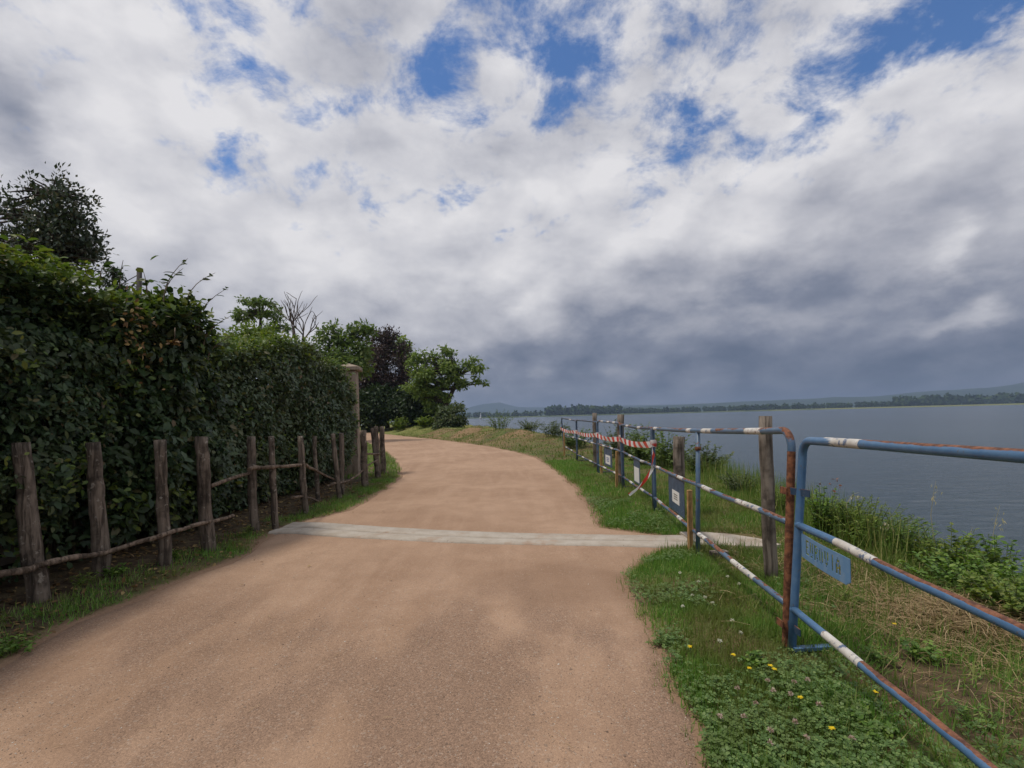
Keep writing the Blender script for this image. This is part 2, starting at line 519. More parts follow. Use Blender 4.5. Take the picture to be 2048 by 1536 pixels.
def link(name, me, mat, parent=None, loc=None, smooth=False):
    ob = bpy.data.objects.new(name, me)
    COL.objects.link(ob)
    if mat is not None and not me.materials: me.materials.append(MATS[mat])
    if parent is not None: ob.parent = parent
    if loc is not None: ob.location = loc
    if smooth: me.polygons.foreach_set('use_smooth', [True] * len(me.polygons))
    return ob


def raw_mesh(name, verts, faces):
    """verts (N,3), faces (M,k) arrays of one size k"""
    me = bpy.data.meshes.new(name)
    v = np.ascontiguousarray(verts, np.float32); f = np.ascontiguousarray(faces, np.int32)
    k = f.shape[1]
    me.vertices.add(len(v)); me.vertices.foreach_set('co', v.ravel())
    me.loops.add(f.size); me.loops.foreach_set('vertex_index', f.ravel())
    me.polygons.add(len(f))
    me.polygons.foreach_set('loop_start', np.arange(0, f.size, k, dtype=np.int32))
    me.update(calc_edges=True)
    return me


class MB:
    def __init__(self): self.v = []; self.f = []
    def tube(self, pts, rad, n=8, cap=True, wob=0.0, seed=0):
        pts = [Vector(p) for p in pts]
        rad = [rad] * len(pts) if not hasattr(rad, '__len__') else rad
        base = len(self.v)
        t0 = (pts[1] - pts[0]).normalized()
        ref = Vector((1, 0, 0)) if abs(t0.x) < .8 else Vector((0, 1, 0))
        a = t0.cross(ref).normalized()
        for i, p in enumerate(pts):
            t = (pts[min(i + 1, len(pts) - 1)] - pts[max(i - 1, 0)]).normalized()
            a = (a - t * a.dot(t)).normalized(); b = t.cross(a)
            for j in range(n):
                th = 2 * math.pi * j / n
                r = rad[i]
                if wob:
                    r *= 1 + wob * (2 * float(vnoise(np.array([math.cos(th) * 1.6 + seed * 7.1, math.sin(th) * 1.6, i * .45]), seed)) - 1)
                self.v.append(tuple(p + (a * math.cos(th) + b * math.sin(th)) * r))
        for i in range(len(pts) - 1):
            for j in range(n):
                k = (j + 1) % n
                self.f.append((base + i * n + j, base + i * n + k, base + (i + 1) * n + k, base + (i + 1) * n + j))
        if cap:
            self.f.append(tuple(base + j for j in range(n))[::-1])
            self.f.append(tuple(base + (len(pts) - 1) * n + j for j in range(n)))
        return self
    def box(self, c, s, rz=0.0, lean=(0, 0)):
        base = len(self.v); ca, sa = math.cos(rz), math.sin(rz)
        for z in (-.5, .5):
            for (x, y) in ((-.5, -.5), (.5, -.5), (.5, .5), (-.5, .5)):
                lx, ly = x * s[0], y * s[1]
                q = (z + .5) * s[2]
                self.v.append((c[0] + lx * ca - ly * sa + lean[0] * q, c[1] + lx * sa + ly * ca + lean[1] * q, c[2] + z * s[2]))
        for f in ((0, 3, 2, 1), (4, 5, 6, 7), (0, 1, 5, 4), (1, 2, 6, 5), (2, 3, 7, 6), (3, 0, 4, 7)):
            self.f.append(tuple(base + i for i in f))
        return self
    def build(self, name, mat, parent=None, origin=(0, 0, 0), smooth=True, bevel=0.0):
        me = bpy.data.meshes.new(name)
        o = Vector(origin)
        me.from_pydata([tuple(Vector(q) - o) for q in self.v], [], self.f)
        if bevel:
            bm = bmesh.new(); bm.from_mesh(me)
            bmesh.ops.bevel(bm, geom=bm.edges[:], offset=bevel, segments=1, affect='EDGES')
            bm.to_mesh(me); bm.free()
        me.update()
        ob = link(name, me, mat, parent, None if parent else o, False)
        if smooth:
            for p in me.polygons: p.use_smooth = len(p.vertices) == 4
        return ob


def empty(name, loc):
    e = bpy.data.objects.new(name, None); COL.objects.link(e); e.location = loc
    e.empty_display_size = .2
    return e


def tag(o, label=None, cat=None, group=None, kind=None):
    if label: o['label'] = label
    if cat: o['category'] = cat
    if group: o['group'] = group
    if kind: o['kind'] = kind
    return o


# leaf templates: (along, across, lift) and triangles
T_LEAF = (np.array([(0, 0, 0), (.34, .27, .05), (.34, 0, -.02), (.34, -.27, .05), (.72, .20, .02), (.72, 0, -.05), (.72, -.20, .02), (1, 0, -.12)]),
          [(0, 2, 1), (0, 3, 2), (1, 2, 5), (1, 5, 4), (2, 3, 6), (2, 6, 5), (4, 5, 7), (5, 6, 7)])
T_LANCE = (np.array([(0, 0, 0), (.4, .13, .03), (.4, -.13, .03), (1, 0, -.15), (.4, 0, -.02)]),
           [(0, 4, 1), (0, 2, 4), (1, 4, 3), (4, 2, 3)])
T_LEAF4 = (np.array([(0, 0, 0), (.45, .27, .05), (.45, 0, -.03), (.45, -.27, .05), (1, 0, -.12)]), [(0, 2, 1), (0, 3, 2), (1, 2, 4), (2, 3, 4)])
T_DIA = (np.array([(0, 0, 0), (.45, .28, .05), (1, 0, -.1), (.45, -.28, .05)]), [(0, 3, 1), (1, 3, 2)])
_pv, _pf = [(0, 0, 0)], []
for k in range(5):                                   # pinnate spray
    for s in (-1, 1):
        a = .12 + k * .19; b = len(_pv)
        _pv += [(a, 0, -.03 * k), (a + .06, s * .16, -.03 * k + .02), (a + .13, s * .33 * (1 - k * .08), -.03 * k - .05), (a + .14, s * .14, -.03 * k)]
        _pf += [(b, b + 1, b + 2), (b, b + 2, b + 3)] if s < 0 else [(b, b + 2, b + 1), (b, b + 3, b + 2)]
T_PINN = (np.array(_pv), _pf)
_cv, _cf = [(0, 0, 0)], []
for k in range(3):
    t = 2 * math.pi * k / 3; b = len(_cv)
    for (rr, ww) in ((.05, 0), (.32, .30), (.55, .20), (.5, 0), (.55, -.20), (.32, -.30)):
        _cv.append((rr * math.cos(t) - ww * math.sin(t), rr * math.sin(t) + ww * math.cos(t), .10 * rr - (.05 if ww == 0 else 0)))
    _cf += [(b, b + 2, b + 1), (b, b + 3, b + 2), (b, b + 4, b + 3), (b, b + 5, b + 4)]
T_CLOV = (np.array(_cv), _cf)
T_BLADE = (np.array([(0, .5, 0), (0, -.5, 0), (.5, .42, .06), (.5, -.42, .06), (1, 0, -.10)]), [(0, 1, 3), (0, 3, 2), (2, 3, 4)])


def norm(a): return a / np.maximum(np.linalg.norm(a, axis=1, keepdims=True), 1e-9)


def leaves(name, tmpl, pos, dirv, nrm, size, mat, parent=None, origin=(0, 0, 0), width=None, kind='stuff'):
    tv, tf = tmpl
    pos = np.asarray(pos, float); dirv = norm(np.asarray(dirv, float))
    side = norm(np.cross(nrm, dirv)); nn = np.cross(dirv, side)
    size = np.asarray(size, float)[:, None, None]
    wd = size if width is None else np.asarray(width, float)[:, None, None]
    V = (pos[:, None, :] + tv[None, :, 0, None] * size * dirv[:, None, :] + tv[None, :, 1, None] * wd * side[:, None, :]
         + tv[None, :, 2, None] * size * nn[:, None, :])
    N, K = len(pos), len(tv)
    F = (np.arange(N)[:, None, None] * K + np.array(tf)[None]).reshape(-1, 3)
    me = raw_mesh(name, V.reshape(-1, 3) - np.array(origin), F)
    ob = link(name, me, mat, parent, None if parent else origin)
    if kind: ob['kind'] = kind
    return ob


def rand_dirs(n, rng=RNG): return norm(rng.normal(size=(n, 3)))


# ---------------------------------------------------------------- plan of the place
CREST = np.array([(-60, 2.6), (0, 2.7), (3, 2.9), (5, 3.3), (7, 3.7), (9, 3.9), (12, 3.9), (16, 3.4), (22, 2.3), (30, .4), (40, -2.3),
                  (55, -6.8), (75, -15), (100, -30), (140, -70), (200, -150), (300, -320), (500, -700)], float)
LEFT_E = np.array([(-6, -2.5), (0, -2.55), (2.55, -2.62), (3.1, -2.7), (3.76, -2.58), (4.25, -2.44), (5.35, -2.55), (6.1, -2.55), (6.7, -2.2), (8, -2.18),
                   (11, -2.40), (12.5, -2.8), (15.6, -3.65), (18.6, -4.67), (26.4, -7.6), (35, -11.5), (45, -16), (60, -23), (80, -33)], float)
RIGHT_E = np.array([(-6, .55), (1.2, .52), (1.685, .58), (1.95, .66), (2.59, .71), (3.2, .74), (3.6, .76), (4.2, 1.08), (4.45, 1.45), (4.9, 1.40), (5.3, .88), (6.2, .93), (8, 1.0),
                    (10, .95), (11.5, .86), (14.3, .64), (16.9, .07), (20.4, -.98), (23.8, -2.36), (28.2, -4.2), (33.5, -6.8), (42.2, -10.8), (56, -16.4), (80, -27)], float)
WATER_Z = -1.1
def crest(y): return np.interp(y, CREST[:, 0], CREST[:, 1])
def left_e(y): return np.interp(y, LEFT_E[:, 0], LEFT_E[:, 1])
def right_e(y): return np.interp(y, RIGHT_E[:, 0], RIGHT_E[:, 1])


def jag(y, seed, amp): # ragged edge
    y = np.asarray(y, float)
    z = np.zeros_like(y)
    return amp * (fbm_np(np.stack([y * 2.3, z + seed * 3.3, z], -1), 4, seed) - .5) * 2


def edge_l(y): return left_e(y) + jag(y, 3, .09)
def edge_r(y): return right_e(y) + jag(y, 5, .08)


def height(x, y):
    x = np.asarray(x, float); y = np.asarray(y, float)
    P = np.stack([x, y, np.zeros_like(x)], -1)
    d = x - crest(y)
    wide = 1 + np.clip((y - 10) / 30, 0, 3)
    t = np.clip((d + .35) / (2.6 * wide), 0, 1)
    z = -1.75 * t * t * (3 - 2 * t) - np.clip((d - 2.2 * wide) / 30, 0, 1) * 5
    bump = (fbm_np(P * 1.9, 4, 2) - .5) * .10 + (fbm_np(P * .5, 3, 9) - .5) * .10
    dl = edge_l(y) - x; dr = x - edge_r(y)
    out = np.maximum(dl, dr)                       # >0 on the verges
    k = np.clip(out / .22, -1, 1)
    on = np.clip(out / .5, 0, 1)
    z = z + np.where(out > 0, .022 * k + bump * on, -.035 * np.minimum(1, -out / .05))
    # low earth mound past the right verge
    er = x - right_e(y)
    kk = np.clip((er - .4) / 2.8, 0, 1); ky = np.clip((y - 15) / 7, 0, 1); kc = np.clip((-d + 1.0) / 2.0, 0, 1)
    z = z + (.42 + .5 * (fbm_np(P * .6, 3, 14) - .5)) * kk * kk * (3 - 2 * kk) * ky * kc * np.where(y < 130, 1, 0)
    # ground rises gently under the wall on the left
    # far shore
    r = np.hypot(x, y)
    fs = np.clip((r - (1250 + 90 * np.sin(np.arctan2(x, y) * 5 + 1))) / 60, 0, 1)
    z = np.where((d > 40) , z * (1 - fs) + fs * 1.2, z)
    return z


def axis(segs):
    out = [segs[0][0]]
    for a, b, st in segs:
        n = max(1, int(round((b - a) / st)))
        out += list(np.linspace(a, b, n + 1)[1:])
    return np.array(out)


def grid_mesh(name, xs, ys, zf):
    X, Y = np.meshgrid(xs, ys)
    Z = zf(X, Y)
    V = np.stack([X, Y, Z], -1).reshape(-1, 3)
    nx = len(xs); i, j = np.meshgrid(np.arange(nx - 1), np.arange(len(ys) - 1))
    a = (j * nx + i).ravel()
    return raw_mesh(name, V, np.stack([a, a + 1, a + nx + 1, a + nx], 1))


gx = axis([(-6500, -500, 400), (-500, -60, 40), (-60, -12, 2), (-12, -4, .4), (-4, -2, .05), (-2, .3, .25), (.3, 4, .05), (4, 7, .15), (7, 30, 1.5), (30, 300, 20), (300, 6500, 100)])
gy = axis([(-800, -20, 60), (-20, 0, 2), (0, 1.2, .2), (1.2, 7, .06), (7, 16, .12), (16, 40, .5), (40, 120, 3), (120, 800, 40), (800, 2200, 40), (2200, 6500, 400)])
ground = link('ground', grid_mesh('ground', gx, gy, height), 'soil', smooth=True)
_gv = np.empty(len(ground.data.vertices) * 3, np.float32); ground.data.vertices.foreach_get('co', _gv); _gv = _gv.reshape(-1, 3)
_at = ground.data.attributes.new('verge', 'FLOAT', 'POINT')           # metres outside the path edge
_at.data.foreach_set('value', np.clip(np.maximum(edge_l(_gv[:, 1]) - _gv[:, 0], _gv[:, 0] - edge_r(_gv[:, 1])), -1, 5).astype(np.float32))
tag(ground, kind='structure')


# path: a sheet whose edges dive under the verges
def path_mesh():
    ys = axis([(-5, 1, .5), (1, 8, .08), (8, 20, .2), (20, 80, 1.0)])
    us = np.array([-.05, -.015, .0, .02, .06, .12, .2, .3, .4, .5, .6, .7, .8, .88, .94, .98, 1.0, 1.015, 1.05])
    V = []
    for y in ys:
        l, r = float(edge_l(y)), float(edge_r(y))
        for u in us:
            x = l + (r - l) * u
            if y > 14:                                       # cross lines stay square to the bend
                pass
            e = min(u, 1 - u)
            z = .004 + .022 * (1 - (2 * u - 1) ** 2) * .5
            z += -.03 if e < -.01 else (-.006 if e < .01 else 0)
            V.append((x, y, z + .012 * (float(vnoise(np.array([x * 1.7, y * 1.1, 0.]), 4)) - .5)))
    n = len(us); F = []
    for j in range(len(ys) - 1):
        for i in range(n - 1):
            a = j * n + i; F.append((a, a + 1, a + n + 1, a + n))
    return raw_mesh('path', np.array(V), np.array(F))


tag(link('path', path_mesh(), 'path_gravel', smooth=True), kind='structure')

# lake
lk = raw_mesh('lake', np.array([(-2000, -800, WATER_Z), (6500, -800, WATER_Z), (6500, 6500, WATER_Z), (-2000, 6500, WATER_Z)]), np.array([(0, 1, 2, 3)]))
tag(link('lake', lk, 'lake_water'), kind='structure')


# hills beyond the lake
def hills(name, dist, prof, thick, seed):
    xs = np.linspace(-200, 2600, 260)
    V = []; F = []
    rows = 9
    for k in range(rows):
        t = k / (rows - 1)
        for px in xs:
            d = ray(px, CY - (px - CX) * .026); d.z = 0; d.normalize()
            D = dist + thick * t
            hpx = np.interp(px, [q[0] for q in prof], [q[1] for q in prof])
            top = 1.2 * hpx / 1000 * dist / max(.35, d.y)
            n = float(fbm_np(np.array([px * .012, t * 3., seed * 5.]), 5, seed)) - .5
            s = math.sin(min(1, t * 1.25) * math.pi / 2)
            z = -2 + (top + 2) * s + n * top * .35 * t
            V.append((d.x * D / max(d.y, .3), d.y * D / max(d.y, .3), z))
    n = len(xs)
    for k in range(rows - 1):
        for i in range(n - 1):
            a = k * n + i; F.append((a, a + 1, a + n + 1, a + n))
    return tag(link(name, raw_mesh(name, np.array(V), np.array(F)), 'hill_forest', smooth=True), kind='structure')


hills('hills', 2600, [(-200, 8), (700, 9), (900, 11), (1024, 9), (1200, 12), (1350, 15), (1500, 17), (1650, 18), (1800, 21), (1950, 26), (2048, 31), (2600, 42)], 900, 1)
hills('mountain', 4600, [(-200, 10), (860, 14), (930, 17), (965, 24), (1000, 25), (1040, 17), (1150, 14), (2600, 14)], 700, 2)


# far woods along the other shore
def far_wood(name, label, specs, seed):
    rng = np.random.default_rng(seed)
    P, D, Nn, Sz = [], [], [], []
    for (px0, px1, dist, h0, h1, n) in specs:
        for k in range(n):
            px = rng.uniform(px0, px1); D0 = dist + rng.uniform(0, 90)
            d = ray(px, CY - (px - CX) * .026); d.z = 0
            c = np.array([d.x * D0, d.y * D0, 0.5])
            h = rng.uniform(h0, h1); w = h * rng.uniform(.28, .42)
            m = 46
            q = norm(rng.normal(size=(m, 3))) * rng.uniform(.55, 1, (m, 1))
            P.append(c + np.stack([q[:, 0] * w, q[:, 1] * w, h * .52 + q[:, 2] * h * .48], 1))
            D.append(norm(rng.normal(size=(m, 3)))); Nn.append(norm(q + rng.normal(size=(m, 3)) * .4))
            Sz.append(rng.uniform(.26, .46, m) * h)
    P, D, Nn, Sz = map(np.concatenate, (P, D, Nn, Sz))
    return tag(leaves(name, T_DIA, P, D, Nn, Sz, 'far_foliage', width=Sz * 1.5), label, 'wood', kind='stuff')


far_wood('far_wood', 'dark green wood massed on the far shore at the right edge', [(1790, 2300, 1150, 14, 25, 190), (1480, 1800, 1180, 7, 15, 180), (2300, 2600, 1150, 13, 22, 40)], 3)
far_wood('far_wood', 'rounded green wood on the far shore above the tape', [(1095, 1240, 1200, 14, 22, 110), (1240, 1490, 1260, 7, 15, 150)], 4)
far_wood('far_wood', 'thin line of trees on the far shore near the sailboat', [(900, 1095, 1300, 8, 15, 95), (200, 900, 1350, 8, 18, 60)], 5)


def far_bank():                                     # pale strip of reeds at the far water's edge
    V, F = [], []
    xs = np.linspace(300, 2500, 120)
    for i, px in enumerate(xs):
        d = ray(px, CY - (px - CX) * .026); d.z = 0
        D = 1120 + 40 * math.sin(px * .01)
        for (k, z) in ((0, WATER_Z - .3), (4, WATER_Z + 1.4), (40, WATER_Z + 2.0), (60, WATER_Z - .3)):
            V.append((d.x * (D + k), d.y * (D + k), z))
    for i in range(len(xs) - 1):
        for k in range(3):
            a = i * 4 + k; F.append((a, a + 4, a + 5, a + 1))
    tag(link('far_shore', raw_mesh('far_shore', np.array(V), np.array(F)), 'shore_grass', smooth=True), kind='structure')


far_bank()

# sailing boat out on the lake
sb = atY(962, 846, 620); sb.z = WATER_Z
boat = tag(empty('sailboat', sb), 'tiny white sailboat far out on the lake beyond the trees', 'sailboat')
bm_ = MB()
ring = []
for (t, w, z) in ((-3.2, .9, 0), (-1.5, 1.15, 0), (.8, 1.0, 0), (2.6, .45, .1), (3.6, .04, .25)):
    bm_.v += [(sb.x + t * .6, sb.y + t * .8, sb.z - .2), (sb.x + t * .6 - w * .8, sb.y + t * .8 + w * .6, sb.z + .7 + z), (sb.x + t * .6 + w * .8, sb.y + t * .8 - w * .6, sb.z + .7 + z)]
for i in range(4):
    a = i * 3
    bm_.f += [(a, a + 1, a + 4, a + 3), (a, a + 3, a + 5, a + 2), (a + 1, a + 2, a + 5, a + 4)]
bm_.f += [(0, 2, 1)]
bm_.build('hull', 'hull_paint', boat, sb, smooth=False)
MB().tube([sb + Vector((.3, .4, .5)), sb + Vector((.3, .4, 9.2))], .08, 6).build('mast', 'dark_metal', boat, sb)
sl = MB(); N_ = 8
for i in range(N_ + 1):
    t = i / N_; wv = 2.6 * (1 - t) + .1
    for (u, th) in ((0, 0), (.5, .22), (1, 0)):
        sl.v.append((sb.x + .28 - u * wv * .75, sb.y + .36 - u * wv * .6 - th * (1 - t), sb.z + 1.3 + t * 7.6))
for i in range(N_):
    for k in (0, 1):
        a = i * 3 + k; sl.f.append((a, a + 1, a + 4, a + 3))
sl.build('sail', 'sail_cloth', boat, sb)

# ---------------------------------------------------------------- concrete drainage channel across the path
def channel():
    mid = [(-2.62, 5.62), (-2.3, 5.58), (-1.6, 5.30), (-.8, 5.03), (0, 4.83), (.7, 4.70), (1.3, 4.60), (1.62, 4.56)]
    hw = [.25, .25, .24, .225, .21, .20, .20, .20]
    prof = [(-1.0, -.08), (-1.0, .0), (-.93, .018), (-.2, .013), (-.045, .010), (-.02, -.018), (.02, -.018), (.045, .010), (.2, .013), (.93, .018), (1.0, .0), (1.0, -.08)]
    t = np.linspace(0, len(mid) - 1, 90)
    cx = np.interp(t, range(len(mid)), [m[0] for m in mid]); cy = np.interp(t, range(len(mid)), [m[1] for m in mid])
    w = np.interp(t, range(len(mid)), hw)
    # smooth the centre line
    for _ in range(6):
        cx[1:-1] = (cx[:-2] + 2 * cx[1:-1] + cx[2:]) / 4; cy[1:-1] = (cy[:-2] + 2 * cy[1:-1] + cy[2:]) / 4
    V, F = [], []
    for i in range(len(t)):
        tx, ty = np.gradient(cx)[i], np.gradient(cy)[i]
        l = math.hypot(tx, ty); nx_, ny_ = -ty / l, tx / l
        for (s, z) in prof:
            rag = .012 * (float(vnoise(np.array([i * .7, s * 3, 0.]), 8)) - .5) if abs(s) > .9 else .006 * (float(vnoise(np.array([i * 1.3, s * 3, 5.]), 8)) - .5)
            V.append((cx[i] + nx_ * (s * w[i] + rag), cy[i] + ny_ * (s * w[i] + rag), z + .012))
    n = len(prof)
    for i in range(len(t) - 1):
        for k in range(n - 1):
            a = i * n + k; F.append((a, a + n, a + n + 1, a + 1))
    return np.array(V), np.array(F)


cv, cf = channel()
ch = tag(empty('drainage_channel', (-.5, 5, 0)), 'pale concrete drainage strip laid across the gravel path', 'drain')
link('gutter', raw_mesh('gutter', cv - np.array([-.5, 5, 0]), cf), 'concrete', ch)
ap = MB()                                           # flared apron at the outlet
out = [(1.60, 4.86), (1.80, 4.84), (2.02, 4.72), (2.20, 4.52), (2.30, 4.32), (2.18, 4.26), (1.98, 4.30), (1.78, 4.33), (1.60, 4.36)]
for z in (.034, -.08):
    for (x, y) in out: ap.v.append((x, y, z + float(height(np.array(x), np.array(y))) * (.3 if z > 0 else 1)))
n = len(out)
ap.f = [tuple(range(n))[::-1], tuple(range(n, 2 * n))] + [(i, (i + 1) % n, n + (i + 1) % n, n + i) for i in range(n)]
ap.build('apron', 'concrete', ch, (-.5, 5, 0), smooth=False)

# ---------------------------------------------------------------- garden wall and pillar
PIL_Y = 11.0
gw = tag(empty('garden_wall', (-4.5, 5, 0)), 'low plastered garden wall buried behind the hedges', 'wall')
MB().box((-4.45, 3.0, .9), (.28, 15.4, 1.9)).build('wall', 'render_plaster', gw, (-4.5, 5, 0), smooth=False)
pc = atY(701, 845, PIL_Y); pc.z = 0
pil = tag(empty('gate_pillar', pc), 'square plastered pillar with flat stone cap at the end of the hedge', 'pillar')
MB().box((pc.x, pc.y, 1.12), (.34, .34, 2.34), R(8)).build('shaft', 'render_plaster', pil, pc, smooth=False, bevel=.012)
cap = MB().box((pc.x, pc.y, 2.335), (.50, .50, .085), R(8)); cap.build('cap', 'render_plaster', pil, pc, smooth=False, bevel=.012)
pk = MB(); ca, sa = math.cos(R(8)), math.sin(R(8))
for (x, y, z) in ((-.23, -.23, 2.38), (.23, -.23, 2.38), (.23, .23, 2.38), (-.23, .23, 2.38), (0, 0, 2.46)):
    pk.v.append((pc.x + x * ca - y * sa, pc.y + x * sa + y * ca, z))
pk.f = [(0, 1, 4), (1, 2, 4), (2, 3, 4), (3, 0, 4)]
pk.build('cap_top', 'render_plaster', pil, pc, smooth=False)


# ---------------------------------------------------------------- hedges
def hedge(name, label, y0, y1, top, front, n, ll, mat, seed, big_leaf=220, lowcut=.0, tmpl=T_LEAF, rough=1.0, vine=0, vz=.80):
    rng = np.random.default_rng(seed)
    org = Vector((-3.7, (y0 + y1) / 2, 0))
    root = tag(empty(name, org), label, 'hedge', 'hedges along the garden wall')
    # surface samples: front face and top, pushed about by noise
    def surf(m, topfrac):
        y = rng.uniform(y0, y1, m)
        is_top = rng.random(m) < topfrac
        zt = np.array([top(q) for q in y]) if not callable(getattr(top, 'vec', None)) else top.vec(y)
        fx = np.interp(y, [q[0] for q in front], [q[1] for q in front])
        z = np.where(is_top, zt, zt * rng.uniform(.02, 1, m) ** .85)
        x = np.where(is_top, fx - rng.uniform(.0, 1.0, m), fx)
        P = np.stack([x, y, z], 1)
        ns = fbm_np(P * np.array([1.0, 1.3, 1.1]) * 1.0, 4, seed) - .5
        ns2 = fbm_np(P * 3.4, 3, seed + 5) - .5
        ns0 = fbm_np(P * np.array([.55, .62, .55]) + 3.3, 2, seed + 11) - .5
        disp = (ns0 * .75 + ns * .75 + ns2 * .45) * rough
        # rounded shoulder, hollow foot
        hz = P[:, 2] / zt
        sh = -.30 * np.clip((hz - .78) / .22, 0, 1) ** 2
        ft = -.34 * np.clip((.30 - hz) / .30, 0, 1)
        nx = np.where(is_top, 0.12, 1.0)
        P[:, 0] += np.where(is_top, 0, disp + sh + ft)
        P[:, 2] += np.where(is_top, disp * .75, 0)
        nrm = np.stack([np.where(is_top, .15, .92), np.zeros(m), np.where(is_top, 1, .35)], 1)
        return P, norm(nrm), is_top
    P, nrm, it = surf(n, .3)
    depth = rng.exponential(.10, n)
    P = P - nrm * depth[:, None] + rng.normal(0, .03, (n, 3))
    keep = P[:, 2] > .03
    keep &= ~((P[:, 2] < lowcut) & (rng.random(n) < .75))
    P, nrm, it = P[keep], nrm[keep], it[keep]; m = len(P)
    droop = np.where(it, -.05, -.55)
    D = norm(np.stack([rng.normal(.35, .5, m), rng.normal(0, .75, m), rng.normal(0, .45, m) + droop], 1))
    N2 = norm(nrm + rng.normal(0, .42, (m, 3)) + np.array([0, 0, .25]))
    size = ll * (.45 + .95 * rng.random(m) ** 1.5)
    leaves('foliage', tmpl, P, D, N2, size, mat, root, org)
    if vine:                                   # young vine growth over the top, its paler colour painting in sunlight
        P, nrm, it = surf(vine, .5)
        zt = np.array([top(q) for q in P[:, 1]])
        f = fbm_np(P * 2.3, 3, seed + 9)
        k = (P[:, 2] / zt + (f - .5) * .55 > vz) | ((f > .60) & (rng.random(len(f)) < .5))
        P, nrm, it = P[k], nrm[k], it[k]; m = len(P)
        P = P + nrm * (.04 + rng.exponential(.03, m))[:, None] + rng.normal(0, .03, (m, 3))
        D = norm(np.stack([rng.normal(.3, .5, m), rng.normal(0, .7, m), rng.normal(-.15, .5, m)], 1))
        leaves('lit_young_foliage', tmpl, P, D, norm(nrm + rng.normal(0, .5, (m, 3)) + np.array([0, 0, .3])), ll * rng.uniform(.5, 1.1, m), 'vine_leaf', root, org)
    nf = int((y1 - y0) * 3000)                 # leaves deeper in
    yf = rng.uniform(y0, y1, nf); ff = np.interp(yf, [q[0] for q in front], [q[1] for q in front])
    zf = np.array([top(q) for q in yf]) * rng.uniform(.12, .97, nf)
    PF_ = np.stack([ff - rng.uniform(.22, .95, nf), yf, zf], 1)
    leaves('inner_foliage', T_DIA, PF_, norm(rng.normal(0, 1, (nf, 3)) + np.array([0, 0, -.4])), norm(rng.normal(0, .6, (nf, 3)) + np.array([1, 0, .2])), rng.uniform(.06, .10, nf), mat, root, org)
    # bare stems inside
    st = MB()
    for k in range(int((y1 - y0) * 7)):
        y = rng.uniform(y0, y1); fx = np.interp(y, [q[0] for q in front], [q[1] for q in front])
        b = Vector((fx - rng.uniform(.35, .7), y, 0)); hh = top(y) * rng.uniform(.6, .95)
        pts = [b + Vector((rng.normal(0, .05) + .2 * t, rng.normal(0, .09) * t * 2, hh * t)) for t in np.linspace(0, 1, 5)]
        st.tube(pts, list(np.linspace(.018, .005, 5)), 5, cap=False)
    tag(st.build('stems', 'twig', root, org), kind='stuff')
    # the leaves that show largest, each on its own
    tv, tf = tmpl
    me = bpy.data.meshes.new('leaf'); me.from_pydata([tuple(q) for q in tv], [], tf); me.materials.append(MATS[mat])
    for p in me.polygons: p.use_smooth = True
    P, nrm, it = surf(big_leaf, .22)
    P = P + nrm * .045
    for k in range(big_leaf):
        if P[k, 2] < .12: P[k, 2] += .2
        d = Vector((rng.normal(.25, .35), rng.normal(0, .7), rng.normal(-.45, .4))).normalized()
        nn = Vector(nrm[k]) + Vector((rng.normal(0, .3), rng.normal(0, .3), .3 + rng.normal(0, .3)))
        s = nn.cross(d).normalized(); u = d.cross(s)
        sc = ll * rng.uniform(.8, 1.35)
        ob = bpy.data.objects.new('leaf', me); COL.objects.link(ob); ob.parent = root
        M = Matrix((d, s, u)).transposed().to_4x4() @ Matrix.Diagonal((sc, sc, sc, 1))
        M.translation = Vector(P[k]) - org
        ob.matrix_local = M
    return root, org


def shoots(root, org, spots, ll, mat, seed, tmpl=T_LEAF, per=16):
    """young shoots that stand out of a hedge top: bases, length, lean"""
    rng = np.random.default_rng(seed)
    st = MB(); P, D, Nn, Sz = [], [], [], []
    for (b, L, lean) in spots:
        b = Vector(b)
        pts = [b + Vector((lean[0] * t * t * L, lean[1] * t * t * L, L * t)) for t in np.linspace(0, 1, 6)]
        st.tube(pts, list(np.linspace(.007, .002, 6)), 5, cap=False)
        for k in range(per):
            t = rng.uniform(.12, 1); q = b + Vector((lean[0] * t * t * L, lean[1] * t * t * L, L * t))
            a = rng.uniform(0, 2 * math.pi)
            P.append(q); D.append((math.cos(a), math.sin(a), rng.uniform(-.3, .6))); Nn.append((rng.normal(0, .4), rng.normal(0, .4), 1)); Sz.append(ll * rng.uniform(.6, 1.1))
    st.build('shoots', 'twig', root, org)['kind'] = 'stuff'
    leaves('shoot_leaves', tmpl, P, D, Nn, Sz, mat, root, org)


hl = lambda y: 2.60 - .14 * (y - 3.2)
r1, o1 = hedge('hedge', 'tall dark hedge nearest the camera behind the first fence posts', .6, 4.35, hl, [(.6, -3.62), (3, -3.58), (4.35, -3.50)], 48000, .062, 'hedge_leaf', 21, 260, .45, vine=16000, vz=.84)
leaf_rng = np.random.default_rng(5)
vs = [(( -3.75 - leaf_rng.uniform(0, .5), leaf_rng.uniform(2.6, 4.6), 2.36 + leaf_rng.uniform(0, .12) - .10 * 0), leaf_rng.uniform(.10, .30), (leaf_rng.normal(0, .6), leaf_rng.normal(0, .6))) for k in range(100)]
shoots(r1, o1, vs, .085, 'vine_leaf', 6, per=20)
hm = lambda y: 2.34 + .13 * math.exp(-((y - 5.0) / .35) ** 2) - .34 * max(0, (y - 5.35) / .4)
r2, o2 = hedge('hedge', 'broad-leaved bushy hedge with shoots on top, in the middle', 4.2, 5.75, hm, [(4.2, -3.38), (4.9, -3.18), (5.75, -3.30)], 17000, .088, 'hedge_leaf', 22, 260, .2, vine=3600, vz=.82)
